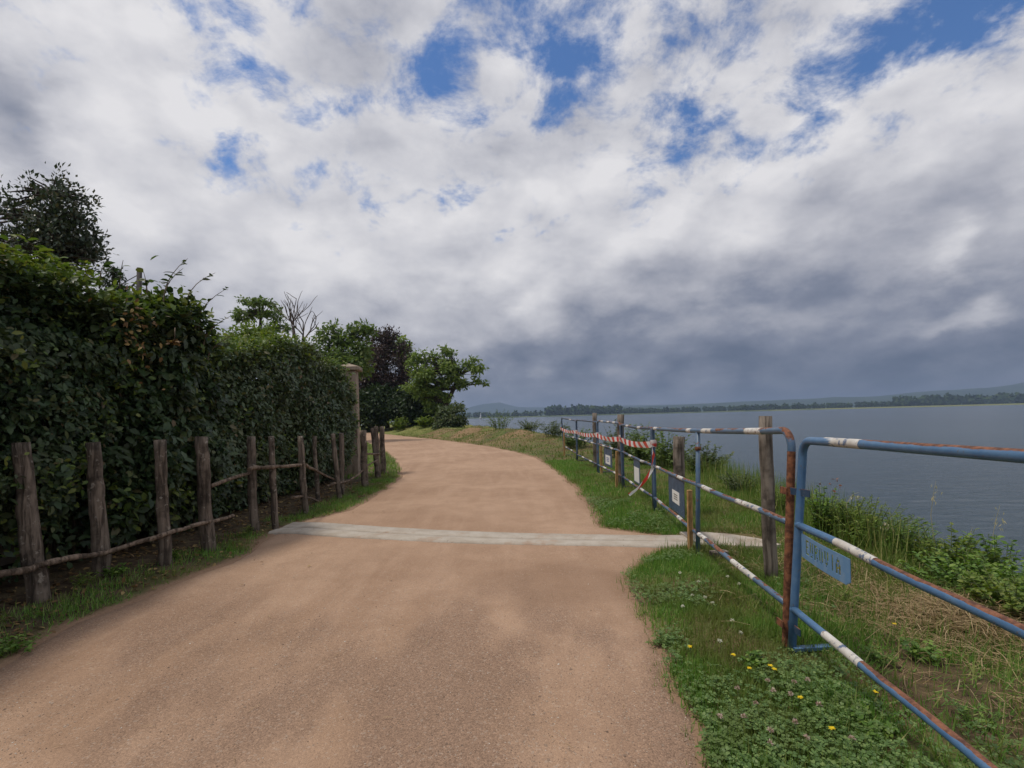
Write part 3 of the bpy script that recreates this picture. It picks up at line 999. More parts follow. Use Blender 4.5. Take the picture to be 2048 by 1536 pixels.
shoots(r2, o2, [((-3.45, 5.0, 2.45), .46, (.35, .3)), ((-3.35, 4.85, 2.40), .38, (.2, .5)), ((-3.4, 4.7, 2.45), .2, (-.2, .1)), ((-3.3, 5.25, 2.2), .48, (.5, .4)),
                ((-3.28, 5.35, 2.05), .34, (.6, .5)), ((-3.3, 5.45, 1.9), .3, (.8, .4)), ((-3.6, 4.4, 2.42), .22, (0, .2)), ((-3.5, 4.5, 2.42), .26, (.3, -.2)), ((-3.3, 5.1, 2.38), .5, (.1, .9))], .10, 'hedge_leaf', 9, per=9)
hr = lambda y: 2.12 + .12 * min(1, max(0, (y - 6) / 1.5)) + .20 * math.exp(-((y - 8.4) / 1.0) ** 2) - .7 * max(0, (y - 9.5)) ** 1.5
r3, o3 = hedge('hedge', 'ivy-grown hedge running up to the plastered pillar', 5.6, 10.5, hr, [(5.6, -3.40), (7, -3.35), (9, -3.26), (10.0, -3.21), (10.5, -3.27)], 42000, .070, 'ivy_leaf', 23, 280, .1, rough=.65, vine=9000, vz=.90)
vs = [((-3.6 - leaf_rng.uniform(0, .6), y, 2.05 + leaf_rng.uniform(0, .15)), leaf_rng.uniform(.12, .30), (leaf_rng.normal(0, .6), leaf_rng.normal(0, .6))) for y in leaf_rng.uniform(5.6, 9.2, 60)]
shoots(r3, o3, vs, .08, 'vine_leaf', 8, per=18)

# a dry twig with a tuft of dead leaves caught in the middle hedge
tb = atY(336, 655, 4.55)
dt = tag(empty('dead_twig', tb), 'dry brown twig with a tuft of dead leaves hanging in the hedge', 'twig')
MB().tube([tb + Vector((.05, .02, 0)), tb + Vector((.06, .0, -.06)), tb + Vector((.055, 0, -.13))], .004, 5).build('stalk', 'rail_wood', dt, tb)
q = np.array(tb) + np.array([.055, 0, -.13]); m = 24
leaves('dead_leaves', T_LEAF, q + RNG.normal(0, .012, (m, 3)), np.stack([RNG.normal(0, .9, m), RNG.normal(0, .5, m), RNG.normal(-.25, .3, m)], 1), rand_dirs(m), RNG.uniform(.03, .06, m), 'dead_leaf', dt, tb)

dv = atY(262, 660, 4.3)
dvr = tag(empty('dead_vine', dv), 'patch of brown dead vine leaves between the two nearer hedges', 'vine')
m = 70
P = np.array(dv) + RNG.normal(0, 1, (m, 3)) * np.array([.05, .14, .18]) + np.array([.03, 0, 0])
leaves('dead_leaves', T_LEAF, P, RNG.normal(0, .6, (m, 3)) + np.array([.2, 0, -.5]), RNG.normal(0, .5, (m, 3)) + np.array([1, 0, .2]), RNG.uniform(.03, .06, m), 'dead_leaf', dvr, dv)

# ---------------------------------------------------------------- trees
def tree(name, label, trunk, r0, crowns, n_leaf, ll, tmpl, mat, seed, bark_mat='tree_bark', cat='tree', flat=.6, droop=.1, group=None, twig_r=.012):
    """trunk: list of points; crowns: (centre, radii, clumps, clump radius)"""
    rng = np.random.default_rng(seed)
    org = Vector(trunk[0]); root = tag(empty(name, org), label, cat, group)
    tp = [Vector(p) for p in trunk]
    tk = MB()
    tk.tube(tp, list(np.linspace(r0, r0 * .45, len(tp))), 9, wob=.18, seed=seed)
    tk.build('trunk', bark_mat, root, org)
    lm = MB(); C, CR = [], []
    for (c, rad, nc, crd) in crowns:
        c = np.array(c, float); rad = np.array(rad, float)
        for k in range(nc):
            u = rng.normal(size=3); u /= np.linalg.norm(u)
            p = c + u * rad * rng.uniform(.45, 1.0) ** .7
            C.append(p); CR.append(crd * rng.uniform(.7, 1.3))
    for p, crd in zip(C, CR):
        pv = Vector(p)
        cand = [q for q in tp[1:] if q.z < pv.z + .2] or [tp[1]]
        a = min(cand, key=lambda q: (q - pv).length + .35 * abs(q.z - pv.z))
        mid = a.lerp(pv, .5) + Vector((rng.normal(0, .12), rng.normal(0, .12), .12)) * (a - pv).length * .5
        pts = [a, a.lerp(mid, .55), mid, mid.lerp(pv, .6), pv]
        L = (a - pv).length
        rr = min(r0 * .42, .012 + .022 * L)
        lm.tube(pts, list(np.linspace(rr, twig_r * .6, 5)), 5, cap=False)
    tag(lm.build('limbs', bark_mat, root, org), kind='stuff')
    if n_leaf:
        C = np.array(C); CR = np.array(CR)
        w = CR ** 2 / np.sum(CR ** 2)
        idx = rng.choice(len(C), n_leaf, p=w)
        u = np.clip(rng.normal(0, .52, (n_leaf, 3)), -1.5, 1.5)
        P = C[idx] + u * CR[idx][:, None] * np.array([1, 1, flat])
        D = norm(u + rng.normal(0, .6, (n_leaf, 3)) + np.array([0, 0, -droop]))
        Nn = norm(np.array([0, 0, 1.0]) + rng.normal(0, .55, (n_leaf, 3)) + u * .5)
        leaves('crown', tmpl, P, D, Nn, ll * rng.uniform(.6, 1.3, n_leaf), mat, root, org)
    return root


def pz(px, py, Y): return np.array(atY(px, py, Y))


def crown_px(px, py, Y, rx, ry, nc, crd, depth=None):        # crown lobe seen at a pixel, radii in pixels
    return (pz(px, py, Y), (rx / 1000 * Y, (depth if depth else rx / 1000 * Y), ry / 1000 * Y), nc, crd)


def trunk_px(pts, Y):
    out = [pz(px, py, Y) for (px, py) in pts]
    out[0] = np.array([out[0][0], out[0][1], float(height(np.array(out[0][0]), np.array(out[0][1]))) - .1])
    return out


# dark evergreen over the hedge, top left
tree('evergreen_tree', 'dark glossy evergreen tree rising over the hedge at the left edge', trunk_px([(95, 950), (100, 600), (105, 520), (110, 440), (108, 390)], 8.5), .13,
     [crown_px(115, 490, 8.5, 70, 56, 70, .20), crown_px(56, 372, 8.5, 12, 32, 8, .11), crown_px(108, 385, 8.5, 15, 44, 14, .13), crown_px(150, 408, 8.5, 30, 26, 12, .13), crown_px(110, 430, 8.5, 44, 34, 26, .16),
      crown_px(20, 460, 8.5, 55, 44, 34, .18), crown_px(185, 505, 8.5, 22, 28, 10, .13), crown_px(28, 400, 8.5, 22, 20, 8, .12), crown_px(165, 460, 8.5, 28, 30, 14, .14)], 7000, .080, T_LEAF4, 'magnolia_leaf', 31, flat=1.0, droop=-.7)
tree('conifer_tree', 'small dark conifer tip showing beside the evergreen tree', trunk_px([(222, 900), (224, 700), (226, 590), (228, 535)], 9.5), .05,
     [crown_px(222, 590, 9.5, 24, 40, 22, .14), crown_px(228, 548, 9.5, 12, 12, 8, .08)], 2600, .09, T_LANCE, 'dark_leaf', 32, flat=.6, droop=.3)

# leaning utility pole with its wire
pb = atY(268, 850, 13); pb.z = 0
up = tag(empty('utility_pole', pb), 'dark wooden pole with a stay wire standing behind the hedge', 'pole')
ptop = atY(279, 536, 13)
MB().tube([pb, pb.lerp(ptop, .5), ptop], [.085, .075, .06], 10).build('shaft', 'pole_wood', up, pb)
wq = atY(225, 572, 13.5)
MB().tube([pb.lerp(ptop, .97), pb.lerp(ptop, .97).lerp(wq, .5) + Vector((0, 0, -.04)), wq + Vector((-3, 0, -1.9))], .012, 5).build('wire', 'dark_metal', up, pb)
MB().tube([pb.lerp(ptop, .95), atY(262, 575, 12.9)], .022, 6).build('bracket', 'dark_metal', up, pb)

# the trees at the bend
tree('locust_tree', 'feathery flat-topped green tree standing highest behind the ivy hedge', trunk_px([(530, 880), (528, 760), (524, 700), (520, 665), (522, 630)], 30), .16,
     [crown_px(520, 612, 30, 42, 11, 15, .27), crown_px(496, 632, 30, 30, 8, 10, .25), crown_px(562, 655, 30, 26, 6, 8, .22), crown_px(545, 634, 30, 30, 8, 9, .25), crown_px(530, 680, 30, 28, 24, 14, .28), crown_px(486, 620, 30, 18, 6, 5, .22)],
     3000, .21, T_LEAF4, 'locust_leaf', 33, flat=.4, droop=.25)
tree('lime_tree', 'yellow-green bushy tree just behind the ivy hedge', trunk_px([(500, 880), (500, 760), (498, 710), (500, 690)], 20), .10,
     [crown_px(508, 690, 20, 46, 40, 50, .30), crown_px(455, 710, 20, 42, 34, 28, .28), crown_px(548, 705, 20, 28, 30, 16, .26), crown_px(585, 700, 20, 14, 16, 6, .2)], 6500, .17, T_LEAF4, 'lime_leaf', 34, flat=.8)


def bare_tree():
    rng = np.random.default_rng(77)
    Y = 26; b = pz(608, 860, Y); b[2] = 0
    org = Vector(b); root = tag(empty('bare_tree', org), 'leafless dead tree with thin forked branches against the sky', 'tree')
    tr_, br = MB(), MB()
    def grow(mb, p, d, L, r, lvl):
        pts = [p]; q = p.copy(); dd = d.copy()
        for k in range(4):
            dd = (dd + Vector(rng.normal(0, .10, 3)) + Vector((0, 0, .05))).normalized()
            q = q + dd * L / 4; pts.append(q.copy())
        mb.tube(pts, list(np.linspace(r, r * .6, 5)), 6 if lvl < 2 else 4, cap=False)
        if lvl < 4:
            for k in range(3 if lvl < 3 else 2):
                t = rng.uniform(.55, 1.0) if k else 1.0
                sp = pts[min(4, int(t * 4))]
                nd = (dd + Vector((rng.normal(0, .55), rng.normal(0, .5), rng.normal(.02, .22)))).normalized()
                grow(br, sp, nd, L * rng.uniform(.60, .82), r * .64, lvl + 1)
    top = Vector(pz(606, 722, Y))
    tr_.tube([org, org.lerp(top, .5), top], [.15, .12, .10], 8)
    for dv, L in (((-.30, .1, 1), 1.75), ((.30, -.1, 1), 1.55)):
        grow(br, top - Vector((0, 0, .2)), Vector(dv).normalized(), L, .07, 1)
    tr_.build('trunk', 'dead_bark', root, org)
    br.build('branches', 'dead_bark', root, org)['kind'] = 'stuff'


bare_tree()
tree('green_tree', 'full green tree between the bare tree and the purple tree', trunk_px([(690, 870), (690, 780), (688, 730), (685, 690)], 28), .16,
     [crown_px(695, 715, 28, 48, 44, 46, .34), crown_px(658, 668, 28, 26, 18, 12, .30), crown_px(722, 664, 28, 22, 18, 12, .28), crown_px(645, 730, 28, 36, 34, 22, .34), crown_px(680, 740, 28, 66, 26, 30, .34), crown_px(625, 715, 28, 20, 24, 10, .28)], 8000, .24, T_LEAF4, 'locust_leaf', 36, flat=.7)
tree('purple_tree', 'dark purple-leaved tree beside the pillar', trunk_px([(775, 858), (773, 790), (770, 730), (772, 690)], 52), .26,
     [crown_px(772, 735, 52, 50, 66, 90, .58), crown_px(768, 674, 52, 28, 18, 18, .42), crown_px(790, 795, 52, 52, 46, 50, .6), crown_px(740, 790, 52, 34, 50, 34, .55)], 19000, .30, T_LEAF4, 'plum_leaf', 37, flat=.8)
tree('green_tree', 'light green tree peeping out behind the purple tree', trunk_px([(806, 858), (806, 790), (805, 730), (804, 690)], 57), .18,
     [crown_px(805, 702, 57, 15, 30, 20, .45), crown_px(792, 690, 57, 14, 20, 8, .4)], 1300, .40, T_LEAF4, 'robinia_leaf', 38)
tree('robinia_tree', 'light green tree leaning out over the lake past the path bend', trunk_px([(868, 852), (878, 830), (893, 806), (906, 780), (918, 750)], 44), .30,
     [crown_px(880, 748, 44, 46, 26, 30, .46), crown_px(850, 713, 44, 26, 10, 8, .36), crown_px(893, 706, 44, 18, 14, 9, .32), crown_px(940, 738, 44, 30, 16, 13, .36),
      crown_px(962, 766, 44, 14, 8, 7, .28), crown_px(850, 770, 44, 36, 30, 24, .5), crown_px(925, 770, 44, 18, 6, 6, .28), crown_px(835, 735, 44, 22, 24, 12, .45), crown_px(950, 720, 44, 12, 6, 4, .25), crown_px(870, 795, 44, 34, 26, 20, .45), crown_px(905, 765, 44, 30, 14, 12, .36)], 9000, .29, T_LEAF4, 'robinia_leaf', 39, flat=.5, droop=.3)
for (px, py, Y, rx, ry, lab) in ((745, 815, 49, 40, 42, 'dark shrub under the purple tree on its left'), (800, 818, 49, 44, 36, 'dark shrub under the purple tree on its right'),
                                 (848, 812, 47, 40, 42, 'dark shrub at the foot of the leaning tree')):
    tree('dark_shrub', lab, trunk_px([(px, 858), (px, 850), (px, 835), (px, 815)], Y), .1, [crown_px(px, py, Y, rx, ry, 36, .6)], 7000, .36, T_LEAF4, 'dark_leaf', int(px), cat='shrub', group='dark shrubs under the trees')
tree('grey_green_shrub', 'grey-green shrub at the water beside the leaning tree', trunk_px([(905, 862), (905, 855), (906, 845), (906, 830)], 38), .08,
     [crown_px(905, 835, 38, 28, 24, 30, .32), crown_px(885, 850, 38, 16, 12, 8, .25)], 3400, .24, T_LEAF4, 'sage_leaf', 41, cat='shrub')


# bushy plants made of stems with leaves along them
def plant(name, label, base, h, spread, nst, ll, per, tmpl, mat, seed, cat='shrub', group=None, stem='green_stem', sr0=.006, droop=.0, bare=.12, width=None, curve=.5):
    rng = np.random.default_rng(seed)
    b = Vector(base); org = b.copy()
    root = tag(empty(name, org), label, cat, group)
    st = MB(); P, D, Nn, Sz = [], [], [], []
    for k in range(nst):
        a = rng.uniform(0, 2 * math.pi); s = spread * math.sqrt(rng.random())
        hh = h * rng.uniform(.6, 1.05) * (1 - .35 * (s / max(spread, 1e-3)) ** 2)
        root_p = b + Vector((math.cos(a), math.sin(a), 0)) * s * .35
        tip = b + Vector((math.cos(a), math.sin(a), 0)) * s + Vector((0, 0, hh))
        m1 = root_p.lerp(tip, .5) + Vector((0, 0, hh * .12 * curve)) - Vector((math.cos(a), math.sin(a), 0)) * s * .12
        pts = [root_p, root_p.lerp(m1, .6), m1, m1.lerp(tip, .55), tip]
        st.tube(pts, list(np.linspace(sr0, sr0 * .35, 5)), 4, cap=False)
        for j in range(per):
            t = rng.uniform(bare, 1); f = t * 4; i0 = min(3, int(f)); q = pts[i0].lerp(pts[i0 + 1], f - i0)
            g = rng.uniform(0, 2 * math.pi)
            P.append(q); D.append((math.cos(g), math.sin(g), rng.uniform(-.2, .8) - droop)); Nn.append((rng.normal(0, .45), rng.normal(0, .45), 1))
            Sz.append(ll * rng.uniform(.55, 1.15) * (1.1 - .45 * t))
    tag(st.build('stems', stem, root, org), kind='stuff')
    leaves('foliage', tmpl, P, D, Nn, Sz, mat, root, org)
    return root


def gz(x, y): return float(height(np.array(float(x)), np.array(float(y))))
def on_ground(x, y, dz=0.0): return Vector((x, y, gz(x, y) + dz))


# bright shrubs at the far bend and along the crest of the bank
for i, (px, py, Y, h, sp, lab) in enumerate(((800, 852, 44, 1.35, 1.1, 'bright yellow-green shrub under the purple tree'), (850, 855, 40, .95, .9, 'low bright green shrub before the leaning tree'))):
    p = atY(px, py, Y)
    plant('bright_shrub', lab, on_ground(p.x, p.y), h, sp, 44, .26, 20, T_LEAF, 'lime_leaf', 50 + i, group='bright shrubs at the bend')
for i, (px, Y, h, sp, mat, lab) in enumerate((
        (1000, 30, 1.25, 1.1, 'locust_leaf', 'round dark green shrub on the bank left of the barriers'),
        (1060, 26, .7, .9, 'sage_leaf', 'low pale shrub on the bank beyond the barriers'),
        (1105, 21, .75, .8, 'sage_leaf', 'grey-green bush behind the farthest barrier end'),
        (1150, 17, .8, .7, 'locust_leaf', 'green bush behind the farthest barrier'),
        (1235, 13.5, 1.0, .7, 'sage_leaf', 'tall feathery weed bush behind the taped barriers'),
        (1285, 11.5, 1.05, .55, 'locust_leaf', 'dark upright weeds behind the loose tape end'),
        (1330, 10.5, .85, .7, 'locust_leaf', 'bushy green weeds left of the short round post'),
        (1405, 9.5, .6, .55, 'sage_leaf', 'low bush on the bank right of the short round post'))):
    x = (px - CX) / 1000 * Y
    plant('bank_shrub', lab, on_ground(x, Y), h, sp, 46, .12, 22, T_LEAF4, mat, 60 + i, group='shrubs on the lake bank')
for i, (px, py, Y, h, sp, nst, ll, tm, mat, lab) in enumerate((
        (1645, 1010, 4.6, .50, .22, 26, .07, T_LEAF, 'weed_leaf', 'leafy vine-grown weed right of the near barrier upright'),
        (1735, 1120, 4.3, .42, .46, 44, .10, T_LANCE, 'lime_leaf', 'lush leafy weed clump behind the lettered plate'),
        (1900, 1180, 3.7, .50, .35, 46, .085, T_LEAF, 'lime_leaf', 'yellow-green bush at the water under the rail'),
        (1995, 1190, 3.55, .66, .30, 46, .09, T_LEAF, 'weed_leaf', 'taller leafy bush by the right edge'),
        (2040, 1260, 3.1, .50, .42, 56, .085, T_LEAF, 'weed_leaf', 'dense green bush cut by the right edge'),
        (1950, 1250, 3.3, .36, .40, 46, .08, T_LEAF, 'weed_leaf', 'low green bush below the middle rail'),
        (1690, 1075, 4.5, .42, .32, 44, .08, T_LANCE, 'lime_leaf', 'pale green weed clump right of the near upright'),
        (1800, 1140, 4.1, .40, .30, 44, .085, T_LANCE, 'weed_leaf', 'leafy weeds at the waterline between the two bushes'),
        (1850, 1160, 3.9, .30, .26, 34, .07, T_LANCE, 'lime_leaf', 'low yellow-green weeds below the arching oat stalk'),
        (1560, 985, 5.6, .36, .30, 34, .07, T_LANCE, 'lime_leaf', 'green weeds on the bank between the tall post and the rusty upright'),
        (1480, 950, 7.0, .34, .34, 34, .08, T_LANCE, 'sage_leaf', 'dry-tipped weeds on the bank left of the tall post'),
        (2030, 1330, 2.75, .30, .30, 44, .075, T_LEAF, 'lime_leaf', 'bright low bush at the right edge above the straw'))):
    p = atY(px, py, Y)
    plant('bank_weed', lab, on_ground(p.x, p.y), h, sp, int(nst * 1.2), ll * .70, 40, tm, mat, 80 + i, cat='plant', group='leafy weeds on the near bank')
p = on_ground(2.92, 4.6)
q = np.array(p) + np.array([.0, 0, .47]); m = 16
rl = tag(leaves('red_vine_tip', T_LEAF, q + RNG.normal(0, .035, (m, 3)) + np.array([.02, 0, .0]), rand_dirs(m), rand_dirs(m), RNG.uniform(.018, .034, m), 'red_leaf', None, tuple(p)),
         'reddish leaf tip topping the weed by the near barrier', 'plant')

# ---------------------------------------------------------------- rustic fence on the left
POSTS = [(42, 885, 82, 1207, .062, .5), (188, 885, 207, 1158, .060, .3), (320, 880, 333, 1137, .050, .3), (403, 873, 417, 1106, .062, .2), (502, 873, 509, 1064, .050, .2),
         (543, 873, 550, 1060, .037, .1), (601, 872, 611, 1028, .043, .2), (628, 872, 637, 1006, .034, .2), (665, 868, 680, 1000, .040, .1), (683, 866, 684, 990, .045, 0),
         (727, 861, 730, 978, .062, .1), (744, 856, 756, 960, .046, 0), (752, 853, 757, 958, .050, 0), (763, 853, 767, 950, .062, 0)]
f0 = at(509, 1064)
fence = tag(empty('rustic_fence', f0), 'rustic fence of split wooden posts with crooked rails along the hedge', 'fence')
PB = []
for i, (tx, ty, bx, by, r, bend) in enumerate(POSTS):
    b = at(bx, by); t = atY(tx, ty, b.y); PB.append((bx, b.y))
    rng = np.random.default_rng(200 + i)
    pts = []; K = 12
    for k in range(K + 1):
        s = k / K
        q = b.lerp(t, s)
        q.x += (bend * .10) * (s * s - s) * 1.2 + rng.normal(0, .003)
        q.y += rng.normal(0, .004)
        pts.append(q)
    pts[0] = pts[0] - Vector((0, 0, .15)); pts[0].x += (b.x - t.x) * .12
    rad = [r * .90 * (1.12 - .18 * k / K) * (1 + rng.normal(0, .025)) for k in range(K + 1)]
    ob = MB().tube(pts, rad, 12, wob=.16, seed=i + 3).build('post', 'fence_wood', fence, f0)
PB.sort()


def fence_Y(px): return 1 / np.interp(px, [q[0] for q in PB], [1 / q[1] for q in PB])


RAILS = [([(-60, 1150), (0, 1148), (50, 1141), (78, 1131), (120, 1119), (165, 1112), (212, 1106), (270, 1086), (320, 1072), (346, 1063), (400, 1048), (440, 1040), (466, 1031)], .022),
         ([(421, 971), (460, 958), (500, 946)], .020), ([(498, 938), (515, 935), (545, 934), (575, 932), (602, 930)], .022),
         ([(606, 928), (625, 938), (650, 951), (676, 962)], .020), ([(655, 973), (668, 967), (692, 964), (712, 953), (722, 944), (735, 931), (755, 920)], .019),
         ([(584, 995), (604, 993), (622, 997), (640, 1004), (662, 1013)], .017), ([(732, 907), (745, 908), (760, 908)], .018)]
for i, (pp, r) in enumerate(RAILS):
    rng = np.random.default_rng(300 + i)
    pts = []
    for (px, py) in pp:
        Y = fence_Y(px) if px > 80 else 3.46 * 942 / (CX - px)
        pts.append(atY(px, py, Y - .0 + .055 * (1 if i % 2 else -1)))
    fine = []
    for a, b in zip(pts[:-1], pts[1:]):
        for k in range(3): fine.append(a.lerp(b, k / 3) + Vector(rng.normal(0, .003, 3)))
    fine.append(pts[-1])
    MB().tube(fine, [r * rng.uniform(.85, 1.12) * (1.1 - .3 * k / len(fine)) for k in range(len(fine))], 8, wob=.12, seed=i).build('rail', 'rail_wood', fence, f0)

# ---------------------------------------------------------------- blue works barriers
def arc(c, r, a0, a1, ux, uz, n=6):
    return [c + ux * (r * math.cos(a0 + (a1 - a0) * k / n)) + uz * (r * math.sin(a0 + (a1 - a0) * k / n)) for k in range(n + 1)]


def barrier(label, near, far, zt_n, zt_f, zm, zb, lean=.02, mids=(), round_near=True, round_far=False, r=.021, mat='blue_paint', bands=(), lean_far=None, sag=0.0, feet=True):
    """near, far: (x, y) of the end uprights; z of top, middle and bottom rails at (near, far); bands: (rail, t0, t1)"""
    lean_far = lean if lean_far is None else lean_far
    A = on_ground(*near); B = on_ground(*far)
    A.z = min(A.z, .03) - .0; B.z = min(B.z, .03)
    root = tag(empty('works_barrier', A), label, 'barrier', 'blue works barriers along the lake side')
    U = (B - A); U.z = 0; L = U.length; U.normalize()
    Z = Vector((0, 0, 1)); X = Vector((1, 0, 0))
    def pt(t, z):
        ln = lean + (lean_far - lean) * t
        return A + (B - A) * t * Vector((1, 1, 0)).length / Vector((1, 1, 0)).length + X * ln * z
    def P(t, z):
        q = A.lerp(B, t); ln = lean + (lean_far - lean) * t
        return Vector((q.x + ln * z, q.y, z))
    zt = lambda t: zt_n + (zt_f - zt_n) * t - sag * math.sin(math.pi * t)
    cr_ = .085
    # frame: near upright, bent corner, top rail, far corner, far upright
    pts = [P(0, A.z - .03), P(0, .3), P(0, .7)]
    if round_near:
        c0 = P(0, zt(0) - cr_) + U * cr_
        pts += arc(c0, cr_, math.pi, math.pi / 2, U, Z)
    else: pts += [P(0, zt(0) - .02), P(0, zt(0)) + U * .02]
    pts += [P(t, zt(t)) for t in np.linspace(.12, .88, 9)]
    if round_far:
        c1 = P(1, zt(1) - cr_) - U * cr_
        pts += arc(c1, cr_, math.pi / 2, 0, U, Z)
    else: pts += [P(1, zt(1)) - U * .02, P(1, zt(1) - .02)]
    pts += [P(1, .7), P(1, .3), P(1, B.z - .03)]
    fr = MB().tube(pts, r, 12).build('frame', mat, root, A)
    rails = {}
    def zr(tab, t): return tab[0] + (tab[1] - tab[0]) * t - sag * .6 * math.sin(math.pi * t)
    for nm, tab in (('mid', zm), ('low', zb)):
        o = MB().tube([P(t, zr(tab, t)) + Vector((.0022 * math.sin(t * 23 + r * 900), 0, .0026 * math.sin(t * 17 + tab[0] * 9))) for t in np.linspace(0, 1, 25)], r * .88, 12, wob=.02, seed=int(A.y * 10)).build('rail', mat, root, A)
        for t_a, t_b in ((0, .022 / L), (1 - .022 / L, 1)):                  # weld beads where the rail meets the uprights
            MB().tube([P(t_a, zr(tab, t_a)), P((t_a + t_b) / 2, zr(tab, t_a)), P(t_b, zr(tab, t_b))], [r * (1.16 if t_a == 0 else .90), r * 1.05, r * (.90 if t_a == 0 else 1.16)], 10, cap=False).build('weld_bead', mat, o, A)
        rails[nm] = (o, tab)
    rails['top'] = (fr, None)
    for t in mids:
        MB().tube([P(t, .0), P(t, .5), P(t, zt(t))], r * .95, 12).build('upright', mat, root, A)
    for (nm, t0, t1) in bands:
        o, tab = rails[nm]
        f = (lambda t: zt(t)) if tab is None else (lambda t, tab=tab: zr(tab, t))
        MB().tube([P(t, f(t)) + (Vector() if tab is None else Vector((.0022 * math.sin(t * 23 + r * 900), 0, .0026 * math.sin(t * 17 + tab[0] * 9)))) for t in np.linspace(t0, t1, 7)], r * (1.04 if tab is None else .925), 12, cap=False).build('white_band', 'white_band', o, A)
    if feet:
        for t in (0, 1):
            q = P(t, .0); q.z = (A.z if t == 0 else B.z) + .030
            MB().box((q.x + .13, q.y - .01, q.z), (.26, .035, .016), R(4)).build('foot', mat, root, A, smooth=False)
    return root, A, P


def upr(base, top):                       # foot (x, y), lean and height of an upright seen at two pixels
    b = at(*base); t = atY(top[0], top[1], b.y)
    return (b.x, b.y), (t.x - b.x) / t.z, t.z


UA, lA, hA = upr((1583, 1310), (1607, 880)); UB, lB, hB = upr((1572, 1299), (1584, 862)); U5, l5, h5 = upr((1406, 1117), (1403, 861)); U6, l6, h6 = upr((1311, 1030), (1306, 857))
U7, l7, h7 = upr((1246, 978), (1241, 849)); U8, l8, h8 = upr((1197, 950), (1195, 842)); U9, l9, h9 = upr((1155, 925), (1153, 840)); U0, l0, h0 = upr((1129, 912), (1123, 836))
A_far = UA; A_near = (UA[0] - .27, -.05)
bA, oA, PA = barrier('nearest blue barrier with a stencilled name plate', A_far, A_near, hA, 1.085, (.635, .625), (.222, .262), lean=lA, lean_far=lA, round_near=True, round_far=True,
                     mat='near_blue_paint', bands=(('top', .085, .195), ('mid', .135, .245), ('low', .115, .225), ('low', .62, .74), ('mid', .66, .78)), r=.0190)
# rust caked along the upper side of the near rails is in the paint; the stencilled plate hangs under the middle rail
LET = {'E': ['11111', '11000', '11000', '11110', '11000', '11000', '11111'], 'U': ['11011', '11011', '11011', '11011', '11011', '10001', '01110'],
       'R': ['11110', '11011', '11011', '11110', '11010', '11011', '11001'], 'O': ['01010', '11011', '11011', '11011', '11011', '11011', '01010'],
       'V': ['11011', '11011', '11011', '11011', '01010', '01110', '00100'], 'I': ['00110', '00110', '00110', '00110', '00110', '00110', '00110'],
       'A': ['00100', '01110', '01010', '11011', '11111', '11011', '11011']}


def name_plate():
    Lp, Hp, cell = .42, .112, .0035
    nx_, nz_ = int(Lp / cell), int(Hp / cell)
    hole = np.zeros((nx_, nz_), bool)
    x0 = .050; cw, chh = .0345, .070; z_top = .095
    for i, c in enumerate('EUROVIA'):
        for rr, row in enumerate(LET[c]):
            for cc, v in enumerate(row):
                if v == '1':
                    xa = x0 + i * (cw + .0105) + cc * cw / 5; xb = xa + cw / 5
                    zb_ = z_top - (rr + 1) * chh / 7; za = z_top - rr * chh / 7
                    hole[int(round(xa / cell)):int(round(xb / cell)), int(round(zb_ / cell)):int(round(za / cell))] = True
    V, F, vid = [], [], {}
    th = .003
    p0 = PA(.008, .60); dirp = (PA(.5, .6) - PA(0, .6)).normalized()
    side = Vector((-1, 0, 0))
    def vert(i, j, k):
        key = (i, j, k)
        if key not in vid:
            vid[key] = len(V)
            xx, zz = i * cell, j * cell
            curl = .010 * math.sin(xx / Lp * 3.1) + .016 * max(0, xx / Lp - .85)
            q = p0 + dirp * (xx + .012) + Vector((0, 0, zz - Hp + .002 - .006 * xx / Lp)) + side * (k * th + curl - .002)
            V.append(q)
        return vid[key]
    inside = lambda i, j: 0 <= i < nx_ and 0 <= j < nz_ and not hole[i, j] and not (i > nx_ - 9 and j < (i - nx_ + 9) * .6)
    for i in range(nx_):
        for j in range(nz_):
            if not inside(i, j): continue
            F.append((vert(i, j, 1), vert(i, j + 1, 1), vert(i + 1, j + 1, 1), vert(i + 1, j, 1)))
            F.append((vert(i, j, 0), vert(i + 1, j, 0), vert(i + 1, j + 1, 0), vert(i, j + 1, 0)))
            for (di, dj, a, b) in ((-1, 0, (i, j), (i, j + 1)), (1, 0, (i + 1, j + 1), (i + 1, j)), (0, -1, (i + 1, j), (i, j)), (0, 1, (i, j + 1), (i + 1, j + 1))):
                if not inside(i + di, j + dj):
                    F.append((vert(*a, 0), vert(*b, 0), vert(*b, 1), vert(*a, 1)))
    mb = MB(); mb.v = [tuple(q) for q in V]; mb.f = F
    tag(mb.build('name_plate', 'blue_plate', bA, oA, smooth=False), 'blue steel plate with the stencilled letters EUROVIA')


name_plate()
bB, oB, PBr = barrier('second blue barrier, its near corner and upright brown with rust', UB, U6, hB, h6, (.635, .575), (.225, .20), lean=lB, lean_far=l6, mids=((U5[1] - UB[1]) / (U6[1] - UB[1]),), round_near=True,
                      feet=False, mat='rusty_blue_paint', bands=(('top', .10, .17), ('top', .36, .43), ('top', .52, .56), ('top', .92, .97), ('mid', .10, .21), ('mid', .36, .43), ('mid', .60, .66), ('mid', .90, .95),
                                                      ('low', .12, .23), ('low', .40, .46), ('low', .62, .67), ('low', .88, .93)), r=.0190, sag=.012)
MB().tube([PBr((U5[1] - UB[1]) / (U6[1] - UB[1]), .885), PBr((U5[1] - UB[1]) / (U6[1] - UB[1]), .915)], .0235, 12).build('sleeve', 'rust', bB, oB)
MB().tube([PBr(0, .02), PBr(0, .5), PBr(0, .99)], .0194, 12, cap=False).build('rusty_upright', 'rust', bB, oB)
